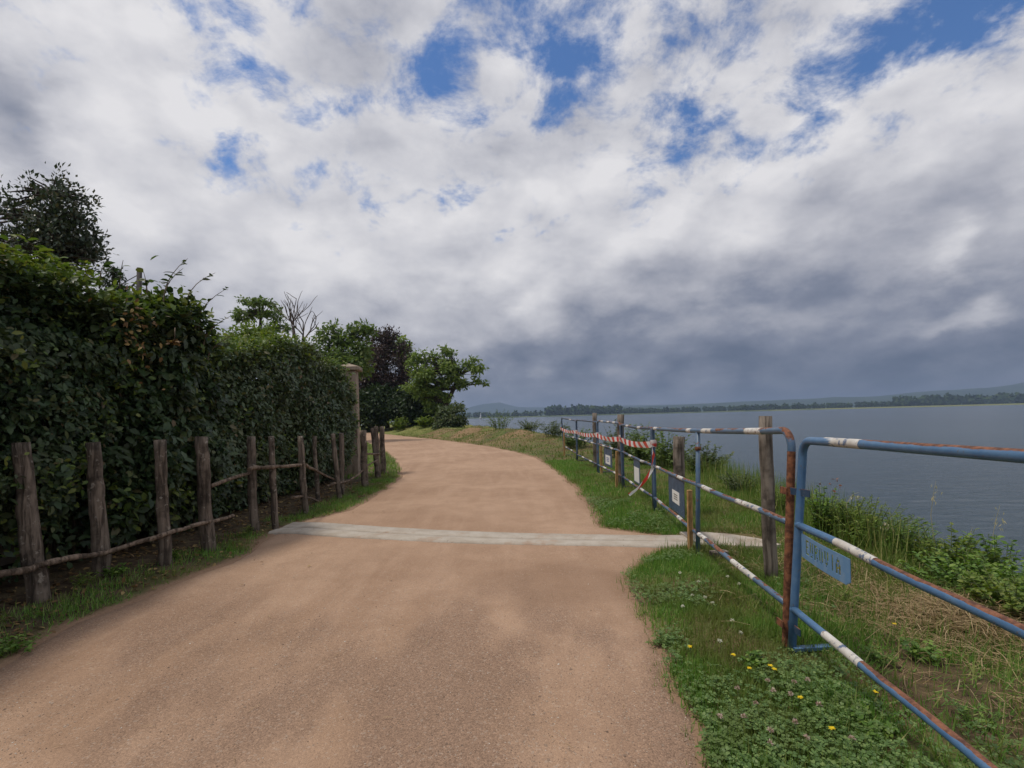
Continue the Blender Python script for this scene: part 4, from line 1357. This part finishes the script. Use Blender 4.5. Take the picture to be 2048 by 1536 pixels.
for z in (.795, .135):                       # straps that couple the first two barriers
    a = PBr(0, z); b = PA(0, z)
    MB().box(((a.x + b.x) / 2 - .002, (a.y + b.y) / 2 - .031, z), (.125, .006, .034), math.atan2(b.y - a.y, b.x - a.x)).build('coupling_strap', 'faded_blue_paint', bB, oB, smooth=False)
    MB().box((a.x - .033, a.y, z), (.006, .06, .034)).build('coupling_strap', 'rust', bB, oB, smooth=False)
# weathered dark plate with a paper label on the second barrier


def hung_plate(root, o, P, t0, t1, ztop, zbot, mat='dark_plate', paper=None, ink='grey_ink'):
    a, b = P(t0, ztop), P(t1, ztop)
    d = (b - a); L = d.length; d.normalize(); s = Vector((-1, 0, 0))
    def quad(mb, u0, u1, z0, z1, off, th):
        pts = [a + d * u + Vector((0, 0, z - ztop)) + s * (off + e) for e in (0, th) for (u, z) in ((u0, z0), (u1, z0), (u1, z1), (u0, z1))]
        k = len(mb.v); mb.v += [tuple(q) for q in pts]
        for f in ((0, 1, 2, 3), (7, 6, 5, 4), (0, 4, 5, 1), (1, 5, 6, 2), (2, 6, 7, 3), (3, 7, 4, 0)): mb.f.append(tuple(k + i for i in f))
    m0 = MB(); quad(m0, 0, L, zbot, ztop, 0, .003)
    pl = m0.build('plate', mat, root, o, smooth=False)
    if paper:
        (u0, u1, z0, z1) = paper
        m1 = MB(); quad(m1, u0 * L, u1 * L, z0, z1, .0035, .0015)
        m1.build('paper_label', 'paper', pl, o, smooth=False)
        if not ink: return pl
        m2 = MB(); c, w = (u0 + u1) / 2, (u1 - u0)
        for k in range(3):
            zz = z0 + (z1 - z0) * (.30 + .18 * k)
            quad(m2, (c - w * .26) * L, (c + w * .26) * L, zz, zz + (z1 - z0) * .08, .0056, .0006)
        tag(m2.build('print', ink, pl, o, smooth=False), kind='stuff')
    return pl


hung_plate(bB, oB, PBr, .60, .78, .565, .235, paper=(.28, .74, .32, .44))
bC, oC, PC = barrier('third blue barrier, between the loose tape end and the taped upright', (U6[0] + .005, U6[1] + .07), (U7[0], U7[1] - .06), h6, h7, (.575, .60), (.20, .20), lean=l6, lean_far=l7, round_near=False,
                     mat='faded_blue_paint', bands=(('top', .30, .38), ('top', .70, .78), ('mid', .22, .32), ('mid', .62, .72), ('low', .25, .35), ('low', .62, .72)), r=.0185, sag=.015)
hung_plate(bC, oC, PC, .36, .56, .58, .24, paper=(.12, .92, .26, .46), ink=None)
bD, oD, PD = barrier('fourth blue barrier with both top corners rounded', U7, U8, h7 + .02, h8, (.60, .61), (.20, .20), lean=l7, lean_far=l8, round_near=True, round_far=True,
                     mat='rusty_blue_paint', bands=(('top', .18, .28), ('top', .42, .52), ('top', .70, .80), ('mid', .30, .40), ('mid', .66, .76), ('low', .2, .3), ('low', .62, .74)), r=.0185)
hung_plate(bD, oD, PD, .36, .70, .58, .26, paper=(.20, .80, .30, .46), ink='blue_ink')
bE, oE, PE = barrier('fifth blue barrier, thin and dark, next to the far wooden post', (U8[0], U8[1] + .08), U9, h8 - .02, h9, (.60, .61), (.20, .20), lean=l8, lean_far=l9, round_near=False, round_far=True,
                     mat='faded_blue_paint', bands=(('mid', .14, .24), ('mid', .44, .54), ('mid', .76, .86), ('low', .22, .32), ('low', .60, .7)), r=.0185)
bF, oF, PF = barrier('farthest blue barrier at the start of the red and white tape', (U9[0], U9[1] + .09), U0, h9 - .02, h0, (.60, .64), (.22, .30), lean=l9, lean_far=l0, round_near=False, round_far=True,
                     mat='faded_blue_paint', bands=(('top', .3, .4), ('mid', .14, .26), ('mid', .50, .62), ('mid', .80, .9), ('low', .30, .42), ('low', .70, .8)), r=.0185)

# ---------------------------------------------------------------- old wooden posts and new stakes by the barriers
def round_post(label, top, base, r, mat='post_wood', seed=1, square=False, name='wooden_post'):
    b = at(*base); t = atY(top[0], top[1], b.y); b = Vector((b.x, b.y, gz(b.x, b.y) - .05))
    if square:
        mb = MB(); K = 6
        pts = [b.lerp(t, k / K) for k in range(K + 1)]
        mb.tube(pts, [r * (1 + .03 * math.sin(k * 2.1)) for k in range(K + 1)], 4, wob=.06, seed=seed)
        ob = mb.build(name, mat, None, b, smooth=False, bevel=.004)
    else:
        pts = [b.lerp(t, k / 8) + Vector((.004 * math.sin(k * 1.7), 0, 0)) for k in range(9)]
        ob = MB().tube(pts, [r * (1.05 - .06 * k / 8) for k in range(9)], 14, wob=.09, seed=seed).build(name, mat, None, b)
    return tag(ob, label, 'post')


G = 'old wooden posts on the lake side'
tag(round_post('tall grey wooden post behind the rusty barrier', (1530, 832), (1542, 1165), .043, seed=4), group=G)
tag(round_post('short thick round post behind the dark hung plate', (1358, 873), (1357, 1035), .064, seed=5), group=G)
tag(round_post('weathered post standing behind the tape-wrapped barrier upright', (1241, 829), (1242, 972), .055, seed=6), group=G)
tag(round_post('farthest wooden post rising above the far barriers', (1189, 826), (1192, 937), .050, seed=7), group=G)


def stake(label, top, base, w):
    b = at(*base); t = atY(top[0], top[1], b.y); b.z = gz(b.x, b.y) - .05
    mb = MB()
    dx = (t.x - b.x) / (t.z - b.z)
    mb.box((b.x, b.y, (b.z + t.z) / 2), (w, w * .75, t.z - b.z), R(12), (dx, 0))
    return tag(mb.build('wooden_stake', 'stake_wood', None, b, smooth=False, bevel=.003), label, 'stake', 'new wooden stakes along the barriers')


stake('yellow wooden stake at the drain outlet before the second barrier', (1379, 980), (1381, 1109), .040)
stake('yellow wooden stake leaning behind the rusty upright', (1581, 1075), (1571, 1295), .034)
stake('yellow wooden stake beside the taped upright, left of the hung plate', (1234, 902), (1233, 977), .042)
stake('yellow wooden stake under the barrier with two rounded corners', (1202, 888), (1203, 953), .040)
stake('farthest yellow wooden stake, by the last barrier end', (1128, 865), (1129, 914), .040)

# ---------------------------------------------------------------- hazard tape
def ribbon(name, pts, w, label, parent=None, org=None, twist=None, stripe=.33, side=None):
    pts = [Vector(p) for p in pts]; n = len(pts)
    V, F, UV = [], [], []
    s = 0
    for i, p in enumerate(pts):
        if i: s += (p - pts[i - 1]).length
        t = (pts[min(i + 1, n - 1)] - pts[max(i - 1, 0)]).normalized()
        up_ = Vector((0, 0, 1)) if side is None else Vector(side)
        a = (twist[i] if twist else 0)
        upv = (up_ - t * up_.dot(t)).normalized(); sd = t.cross(upv)
        d = upv * math.cos(a) + sd * math.sin(a)
        for k in (-.5, 0, .5):
            V.append(p + d * (k * w) + sd * (.004 * (1 if k == 0 else 0))); UV.append((s / stripe, k + .5))
    for i in range(n - 1):
        for k in (0, 1):
            a = i * 3 + k; F.append((a, a + 3, a + 4, a + 1))
    o = Vector(org) if org is not None else pts[0]
    me = bpy.data.meshes.new(name); me.from_pydata([tuple(v - o) for v in V], [], F)
    uv = me.uv_layers.new(name='UVMap')
    for lp in me.loops: uv.data[lp.index].uv = UV[lp.vertex_index]
    for p in me.polygons: p.use_smooth = True
    ob = link(name, me, 'hazard_tape', parent, None if parent else o)
    if label: ob['label'] = label
    return ob


t0_ = atY(1123, 858, 14.5)
tp = tag(empty('hazard_tape', t0_), 'red and white hazard tape strung along the far barriers', 'tape')
nodes = [atY(1123, 857, U0[1]), atY(1153, 864, U9[1]), atY(1195, 870, U8[1]), atY(1242, 878, U7[1]), atY(1307, 889, U6[1])]
for a, b in zip(nodes[:-1], nodes[1:]):
    K = 16; pts = [a.lerp(b, k / K) + Vector((-.03, 0, -.035 * math.sin(math.pi * k / K))) for k in range(K + 1)]
    ribbon('strand', pts, .078, None, tp, t0_, twist=[.25 * math.sin(k * .5 + a.y) for k in range(K + 1)])
for nd_, w in zip(nodes[1:], (.06, .06, .09, .07)):
    pts = [nd_ + Vector((.034 * math.cos(th) - .0, .034 * math.sin(th), .012 * th / 6)) for th in np.linspace(0, 12.5, 20)]
    ribbon('wrap', pts, w, None, tp, t0_)
e = nodes[-1]
ribbon('loose_end', [e + Vector((-.035, -.03, .02)), e + Vector((-.03, -.05, -.05)), e + Vector((-.02, -.06, -.12)), e + Vector((-.03, -.05, -.20)), e + Vector((-.045, -.04, -.26))], .055, None, tp, t0_,
       side=(0, 1, .1), twist=[0, .4, .9, .5, .2], stripe=.3)
f1 = atY(1309, 934, U6[1] - .03); f2 = atY(1258, 993, U6[1] - .1)
ribbon('hanging_end', [f1.lerp(f2, k / 10) + Vector((0, 0, .05 * math.sin(math.pi * k / 10) * -1 + .02)) for k in range(11)], .036, None, tp, t0_, twist=[.5 * math.sin(k * .7) for k in range(11)], stripe=.36)

# ---------------------------------------------------------------- ground cover
def scatter(n, x0, x1, y0, y1, dens, rng):
    """points (x, y) kept with probability dens(x, y)"""
    x = rng.uniform(x0, x1, n); y = rng.uniform(y0, y1, n)
    k = rng.random(n) < dens(x, y)
    return x[k], y[k]


def patch(x, y, sc, seed): return fbm_np(np.stack([x * sc, y * sc, np.zeros_like(x)], -1), 4, seed)


def sst(x, a, b):
    t = np.clip((x - a) / (b - a), 0, 1); return t * t * (3 - 2 * t)


def blades(name, label, x, y, h, w, mat, seed, lean=.45, tmpl=T_BLADE, cat='grass'):
    rng = np.random.default_rng(seed); n = len(x)
    z = height(x, y)
    P = np.stack([x, y, z - .005], 1)
    a = rng.uniform(0, 2 * np.pi, n); l = np.abs(rng.normal(0, lean, n))
    D = np.stack([np.cos(a) * l, np.sin(a) * l, np.ones(n)], 1)
    Nn = np.stack([np.cos(a + .3), np.sin(a + .3), np.zeros(n) + .1], 1)
    return tag(leaves(name, tmpl, P, D, Nn, h, mat, width=w), label, cat, kind='stuff')


SOIL = lambda x, y: np.exp(-((x - 1.75) / .38) ** 2 - ((y - 2.15) / .36) ** 2)                # bare patch under the near barrier
def green_zone(x, y):                 # greener by the path, drier towards the bank
    d = x - edge_r(y)
    return 1 - sst(x + (patch(x, y, 1.7, 71) - .5) * 1.4, 1.35, 2.0)
STRIP = lambda x, y: (np.abs(y - np.interp(x, [-2.62, -1.6, -.8, 0, .7, 1.3, 1.62, 2.3], [5.6, 5.3, 5.03, 4.83, 4.7, 4.6, 4.58, 4.5])) < np.interp(x, [1.2, 1.5, 2.3], [.30, .27, .27])) & (x < 2.27)


def dens_r(x, y, lo, hi):
    d = x - edge_r(y)
    on = np.maximum(sst(d + (patch(x, y, 7, 77) - .5) * .16, 0, .10), .10 * (d > -.05))
    on = on * np.where(STRIP(x, y), 0, 1)
    on = on * np.where(x < crest(y) + 1.6, 1, 0)
    p = patch(x, y, 2.4, 72)
    return on * (lo + (hi - lo) * sst(p, .32, .6)) * (1 - .9 * SOIL(x, y))


rg = np.random.default_rng(500)
x, y = scatter(190000, .4, 3.2, 1.1, 5.6, lambda x, y: dens_r(x, y, .4, 1) * (.12 + .88 * green_zone(x, y)) * np.where(y < 3.4, 1, .75), rg)
n = len(x); g = green_zone(x, y)
blades('verge_grass', 'short green grass on the verge under the near barriers', x, y, rg.uniform(.03, .075, n) * (.7 + .7 * patch(x, y, 1.6, 73)) , rg.uniform(.0025, .005, n), 'grass_blade', 501, .95)
x, y = scatter(90000, .4, 4.4, 5.2, 13, lambda x, y: dens_r(x, y, .4, 1) * (.35 + .65 * green_zone(x, y)), rg)
n = len(x)
blades('verge_grass', 'green grass strip along the path beyond the concrete drain', x, y, rg.uniform(.035, .085, n), rg.uniform(.005, .009, n), 'grass_blade', 502, .9)
x, y = scatter(60000, -9, 4.2, 13, 48, lambda x, y: dens_r(x, y, .25, .9) * (x < right_e(y) + 6), rg)
n = len(x)
blades('far_grass', 'thin dry grass on the low earth bank at the bend', x, y, rg.uniform(.05, .12, n), rg.uniform(.014, .026, n), 'far_blade', 503, .8)
# longer mixed grass towards the water
x, y = scatter(70000, 1.2, 5.4, 1.1, 9, lambda x, y: dens_r(x, y, .5, 1) * (1 - .85 * green_zone(x, y)) * (.55 + .65 * sst(x - crest(y), -.9, .1)), rg)
n = len(x)
blades('bank_grass', 'longer mixed green and dry grass on the lake bank', x, y, rg.uniform(.06, .17, n) + .16 * sst(x - crest(y), -.4, .5) * rg.random(n), rg.uniform(.003, .006, n), 'bank_blade', 504, .95)
x, y = scatter(26000, 1.5, 6.0, 3.6, 16, lambda x, y: sst(x - crest(y), -.9, -.1) * (1 - sst(x - crest(y), .9, 1.7)), rg)
n = len(x)
blades('tall_bank_grass', 'tall seeding grass on the crest of the bank', x, y, rg.uniform(.16, .48, n), rg.uniform(.004, .009, n), 'bank_blade', 505, .32)
x, y = scatter(150000, 1.2, 4.6, 1.1, 7, lambda x, y: dens_r(x, y, .25, 1) * (1 - .5 * green_zone(x, y)) * (.3 + .7 * sst(patch(x, y, 1.9, 79), .36, .54)), rg)
n = len(x)
blades('bank_grass', 'low green grass in patches among the straw on the bank', x, y, rg.uniform(.03, .09, n), rg.uniform(.003, .0055, n), 'grass_blade', 507, 1.1)
# straw raked over the dry ground
def straw_pts(n):
    x, y = scatter(n, 1.1, 3.6, 1.2, 6.2, lambda x, y: (x > edge_r(y) + .25) * (.05 + .95 * sst(patch(x, y, 1.5, 75), .50, .64)) * (1 - .8 * green_zone(x, y)) * np.where(STRIP(x, y), 0, 1), rg)
    q = 3600
    a = rg.normal(0, 1, (q, 2)) * np.array([.27, .22]) + np.array([2.42, 2.72])
    b = rg.normal(0, 1, (q // 3, 2)) * np.array([.25, .5]) + np.array([2.3, 3.4])
    return np.concatenate([x, a[:, 0], b[:, 0]]), np.concatenate([y, a[:, 1], b[:, 1]])


x, y = straw_pts(6000); n = len(x)
heap = .09 * np.exp(-((x - 2.42) / .35) ** 2 - ((y - 2.72) / .28) ** 2)
P = np.stack([x, y, height(x, y) + .012 + heap * rg.random(n) + np.abs(rg.normal(0, .010, n))], 1)
a = rg.uniform(0, 2 * np.pi, n); D = np.stack([np.cos(a), np.sin(a), rg.normal(.05, .18, n)], 1)
tag(leaves('straw', T_BLADE, P, D, np.stack([rg.normal(0, .4, n), rg.normal(0, .4, n), np.ones(n)], 1), rg.uniform(.06, .24, n), 'straw', width=rg.uniform(.002, .0042, n)), 'dry straw strewn over the bank behind the near barrier', 'straw', kind='stuff')
# clover
def clover(n, dens, seed, label, x0, x1, y0, y1):
    rg = np.random.default_rng(seed)
    x, y = scatter(n, x0, x1, y0, y1, dens, rg); n = len(x)
    P = np.stack([x, y, height(x, y) + rg.uniform(.012, .060, n)], 1)
    a = rg.uniform(0, 2 * np.pi, n)
    return tag(leaves('clover', T_CLOV, P, np.stack([np.cos(a), np.sin(a), rg.normal(0, .22, n)], 1), np.stack([rg.normal(0, .28, n), rg.normal(-.12, .28, n), np.ones(n)], 1),
                      rg.uniform(.009, .027, n), 'clover_leaf'), label, 'clover', kind='stuff')


def dc(x, y):
    d = x - (edge_r(y) + .02)
    m = sst(d + (patch(x, y, 7, 81) - .5) * .24, .01, .10) * (1 - sst(x + (patch(x, y, 3, 82) - .5) * .9, 1.10, 1.65)) * (1 - sst(y + (patch(x, y, 2.6, 83) - .5) * .9, 1.95, 2.45))
    return m * (.35 + .65 * sst(patch(x, y, 5, 86), .38, .55))
clover(24000, dc, 510, 'dense clover patch at the path edge in the lower right', .5, 1.9, 1.2, 2.7)
x, y = scatter(26000, .5, 1.9, 1.2, 2.6, lambda x, y: dc(x, y) * (.25 + .75 * sst(patch(x, y, 3.1, 87), .45, .6)), rg)
n = len(x)
blades('clover_grass', 'thin grass growing up through the clover patch', x, y, rg.uniform(.04, .10, n), rg.uniform(.0022, .0045, n), 'grass_blade', 508, .8)
def dc2(x, y):
    d = x - edge_r(y)
    return sst(d, 0, .03) * sst(patch(x, y, 2.8, 84), .52, .64) * green_zone(x, y) * np.where(STRIP(x, y), 0, 1)
clover(26000, dc2, 511, 'scattered clover among the verge grass beside the path', .6, 2.2, 2.2, 7.5)
# left verge: thin grass, weeds and leaf litter
def dens_l(x, y):
    d = edge_l(y) - x
    return sst(d + (patch(x, y, 6, 92) - .5) * .2, 0, .10) * (1 - sst(d, .36, .70)) * (.10 + .90 * sst(patch(x, y, 2.2, 91), .36, .58)) * np.where(STRIP(x, y), 0, 1)
x, y = scatter(70000, -3.6, -1.9, 1.6, 10.5, dens_l, rg); n = len(x)
blades('left_verge_grass', 'thin grass tufts between the path and the rustic fence', x, y, rg.uniform(.03, .085, n), rg.uniform(.003, .006, n), 'grass_blade', 520, .95)
x, y = scatter(30000, -9, -2.2, 10, 30, lambda x, y: sst(left_e(y) - x, 0, .15) * (1 - sst(left_e(y) - x, .8, 2.2)), rg); n = len(x)
blades('left_verge_grass', 'grass on the inner side of the path bend past the fence', x, y, rg.uniform(.05, .12, n), rg.uniform(.009, .018, n), 'grass_blade', 521, .6)
x, y = scatter(2600, -3.7, -2.3, 2.2, 9.5, lambda x, y: sst(edge_l(y) - x, .0, .2), rg); n = len(x)
P = np.stack([x, y, height(x, y) + .012], 1)
tag(leaves('leaf_litter', T_LEAF, P, rand_dirs(n) * np.array([1, 1, .25]), np.array([0, 0, 1.]) + rg.normal(0, .35, (n, 3)), rg.uniform(.02, .055, n), 'dead_leaf'), 'dead leaves littering the ground under the hedge', 'leaf litter', kind='stuff')
for i, (px, py, h, sp, mat, lab) in enumerate(((165, 1178, .13, .12, 'lime_leaf', 'yellow-green weed at the foot of the second fence post'), (345, 1130, .12, .07, 'weed_leaf', 'small weed beside the third fence post'),
                                               (495, 1075, .13, .08, 'lime_leaf', 'bright weed at the foot of the fifth fence post'), (25, 1310, .09, .16, 'weed_leaf', 'low green weed at the left edge by the path'),
                                               (345, 1190, .035, .10, 'sage_leaf', 'flat rosette weed on the path edge'), (230, 1160, .10, .10, 'weed_leaf', 'weed between the second and third fence posts'),
                                               (1325, 1315 - 25, .05, .1, 'clover_leaf', 'low weed spreading onto the path at the right edge'), (1512, 1352, .09, .06, 'weed_leaf', 'broad-leaved rosette beside the cluster of yellow flowers'),
                                               (1760, 1340, .08, .09, 'weed_leaf', 'small weed on the bare soil below the near barrier'), (1850, 1330, .10, .10, 'weed_leaf', 'green weed in front of the straw heap'),
                                               (1960, 1470, .10, .12, 'weed_leaf', 'leafy weed under the lowest rail at the bottom right'), (1740, 1480, .07, .10, 'weed_leaf', 'low leafy weed right of the clover patch'), (1700, 1215, .10, .08, 'lime_leaf', 'weed just under the lettered plate'))):
    p = at(px, py)
    plant('verge_weed', lab, on_ground(p.x, p.y), h, sp, 16, .042, 9, T_LEAF if i % 2 else T_LANCE, mat, 120 + i, cat='plant', group='weeds on the path verges', sr0=.002)

# flowers
def flower(px, py, kind, seed):
    rng = np.random.default_rng(seed)
    p = at(px, py, .06); b = on_ground(p.x, p.y)
    top = Vector((p.x, p.y, max(.075, b.z + .06)))
    root = empty('yellow_flower' if kind == 'y' else 'clover_flower', b)
    if kind == 'y': tag(root, 'small yellow flower in the grass under the near barrier', 'flower', 'yellow flowers in the verge')
    elif kind == 'w': tag(root, 'small white clover flower in the upper verge grass near the drain', 'flower', 'white clover flowers in the upper verge')
    else: tag(root, 'pinkish clover flower head in the lower right clover patch', 'flower', 'pinkish clover flowers in the clover patch')
    MB().tube([b, b.lerp(top, .5) + Vector((.004, 0, 0)), top], .0014, 4).build('stem', 'green_stem', root, b)
    if kind == 'y':
        n = 18; a = np.linspace(0, 2 * np.pi, n, endpoint=False)
        P = np.tile(np.array(top), (n, 1)); D = np.stack([np.cos(a), np.sin(a), rng.uniform(.1, .8, n)], 1)
        leaves('petals', T_LANCE, P, D, np.stack([0 * a, 0 * a - .1, 1 + 0 * a], 1), rng.uniform(.010, .014, n), 'yellow_petal', root, b, width=np.full(n, .024))
    else:
        n = 40; D = rand_dirs(n, rng); D[:, 2] = np.abs(D[:, 2]) * 1.1 - .25
        P = np.array(top) + D * .003
        leaves('petals', T_LANCE, P, D, rand_dirs(n, rng), rng.uniform(.008, .012, n), 'clover_petal' if kind == 'c' else 'white_petal', root, b, width=np.full(n, .014))


for i, (px, py) in enumerate(((1467, 1322), (1499, 1350), (1541, 1343), (1549, 1351), (1752, 1397), (1664, 1466), (1789, 1254), (1601, 1403), (1380, 1300))): flower(px, py, 'y', 600 + i)
for i, (px, py) in enumerate(((1536, 1374), (1547, 1390), (1616, 1372), (1581, 1396), (1475, 1386), (1638, 1417), (1488, 1441), (1541, 1469), (1613, 1484), (1540, 1497), (1704, 1486), (1588, 1376), (1512, 1416), (1590, 1452), (1440, 1440),
                              (1385, 1199), (1410, 1202), (1366, 1221), (1478, 1176), (1481, 1275), (1440, 1291), (1360, 1156), (1397, 1171), (1455, 1160), (1465, 1254), (1425, 1215))): flower(px, py, 'c' if i < 15 else 'w', 640 + i)


# wild oats leaning out over the water
def oat(label, px, py, Y, tip, seed):
    rng = np.random.default_rng(seed)
    t = atY(tip[0], tip[1], Y); p = atY(px, py, Y); b = on_ground(p.x, p.y)
    root = tag(empty('wild_oat', b), label, 'grass stalk', 'wild oat stalks over the water')
    m = b.lerp(t, .55) + Vector((-.05, 0, .10))
    pts = [b, b.lerp(m, .5), m, m.lerp(t, .5) + Vector((0, 0, .03)), t]
    MB().tube(pts, [.0022, .0020, .0018, .0014, .0008], 5, cap=False).build('stalk', 'seed_head', root, b)
    n = 16; P, D, S_ = [], [], []
    for k in range(n):
        u = rng.uniform(.45, 1); q = m.lerp(t, u) + Vector((rng.normal(0, .02), rng.normal(0, .02), -.01))
        P.append(q); D.append((rng.normal(0, .3), rng.normal(0, .3), -1)); S_.append(rng.uniform(.022, .036))
    leaves('seed_heads', T_LANCE, P, D, rand_dirs(n, rng), S_, 'seed_head', root, b, width=np.array(S_) * .9)


oat('wild oat stalk with pale seeds high against the water', 1880, 1170, 3.8, (1872, 962), 1)
oat('wild oat stalk with a thick pale seed head above the bush', 1950, 1180, 3.7, (1945, 1055), 2)
oat('wild oat stalk arching left over the water behind the plate', 1840, 1160, 4.0, (1772, 1042), 3)
oat('wild oat stalk with seeds nearest the right edge', 1990, 1180, 3.7, (2000, 1010), 4)
oat('wild oat stalk by the near barrier upright', 1690, 1090, 4.4, (1718, 985), 5)

# gravel standing proud of the path, and bits lying on it
rg = np.random.default_rng(900)
x, y = scatter(26000, -2.7, 1.0, 1.3, 4.6, lambda x, y: (x > edge_l(y)) * (x < edge_r(y) - .0) * (.25 + .75 * sst(patch(x, y * .5, 1.3, 95), .45, .6)) * np.clip(2.6 / y - .35, 0, 1), rg)
n = len(x); u = 2 * x * 0
s = rg.uniform(.0014, .0034, n) * (1 + 1.2 * (rg.random(n) > .97))
oct_v = np.array([(1, 0, 0), (-.9, .2, 0), (.1, 1, 0), (-.1, -.9, 0), (0, 0, .7), (0, 0, -.7)]); oct_f = np.array([(0, 2, 4), (2, 1, 4), (1, 3, 4), (3, 0, 4)])
a = rg.uniform(0, 2 * np.pi, n)
V = oct_v[None] * s[:, None, None] * rg.uniform(.7, 1.3, (n, 1, 3))
Vx = V[..., 0] * np.cos(a)[:, None] - V[..., 1] * np.sin(a)[:, None]; Vy = V[..., 0] * np.sin(a)[:, None] + V[..., 1] * np.cos(a)[:, None]
l_, r_ = edge_l(y), edge_r(y); uu = (x - l_) / (r_ - l_)
zz = .004 + .011 * (1 - (2 * uu - 1) ** 2) + .012 * (vnoise(np.stack([x * 1.7, y * 1.1, 0 * x], -1), 4) - .5)
V = np.stack([Vx + x[:, None], Vy + y[:, None], V[..., 2] + zz[:, None] + .0008], -1)
F = (np.arange(n)[:, None, None] * 6 + oct_f[None]).reshape(-1, 3)
tag(link('loose_gravel', raw_mesh('loose_gravel', V.reshape(-1, 3), F), 'pebble'), 'fine loose gravel lying on the path', 'gravel', kind='stuff')
# twigs and stalks on the path
x, y = scatter(900, -2.6, 1.0, 1.4, 6, lambda x, y: (x > edge_l(y)) * (x < edge_r(y)) * (.12 + .88 * (np.exp(-(edge_r(y) - x) / .18) + np.exp(-(x - edge_l(y)) / .2))), rg); n = len(x)
a = rg.uniform(0, 2 * np.pi, n)
tag(leaves('path_litter', T_BLADE, np.stack([x, y, np.full(n, .024)], 1), np.stack([np.cos(a), np.sin(a), 0 * a], 1), np.tile([0, 0, 1.], (n, 1)), rg.uniform(.02, .09, n), 'straw', width=rg.uniform(.0015, .003, n)),
    'bits of dry stalk scattered along the path edges', 'litter', kind='stuff')
rl_ = np.random.default_rng(77)
m = 16; ly = rl_.uniform(2.4, 7.5, m); lx = edge_l(ly) + (edge_r(ly) - edge_l(ly)) * rl_.beta(1, 12, m)
tag(leaves('fallen_leaves', T_LEAF, np.stack([lx, ly, np.full(m, .026)], 1), rand_dirs(m, rl_) * np.array([1, 1, .12]), np.array([0, 0, 1.]) + rl_.normal(0, .2, (m, 3)), rl_.uniform(.018, .045, m), 'dead_leaf'),
    'a few dry fallen leaves along the left edge of the path', 'leaves', kind='stuff')
p = at(1438, 1122); b = on_ground(p.x, p.y)
tag(MB().box((b.x, b.y, b.z + .03), (.14, .06, .05), R(10)).build('wood_offcut', 'post_wood', None, b, smooth=False, bevel=.006), 'brown wood offcut lying in the grass by the drain outlet', 'wood')

# ---------------------------------------------------------------- haze over the lake
hz = MB().box((0, 2700, 62), (12800, 7400, 142))
hm_ = bpy.data.materials.new('haze'); hm_.use_nodes = True
nn = NT(hm_.node_tree)
pv_ = nn.node('ShaderNodeVolumePrincipled')
pv_.inputs['Color'].default_value = (.42, .55, .78, 1); pv_.inputs['Density'].default_value = 0.00026; pv_.inputs['Anisotropy'].default_value = .2
nn.l.new(pv_.outputs[0], nn.node('ShaderNodeOutputMaterial').inputs['Volume'])
MATS['haze'] = hm_
HAZE = hz.build('haze', 'haze', None, (0, 2700, 0), smooth=False)
tag(HAZE, kind='stuff', label='thin blue haze hanging over the lake and far hills', cat='haze')
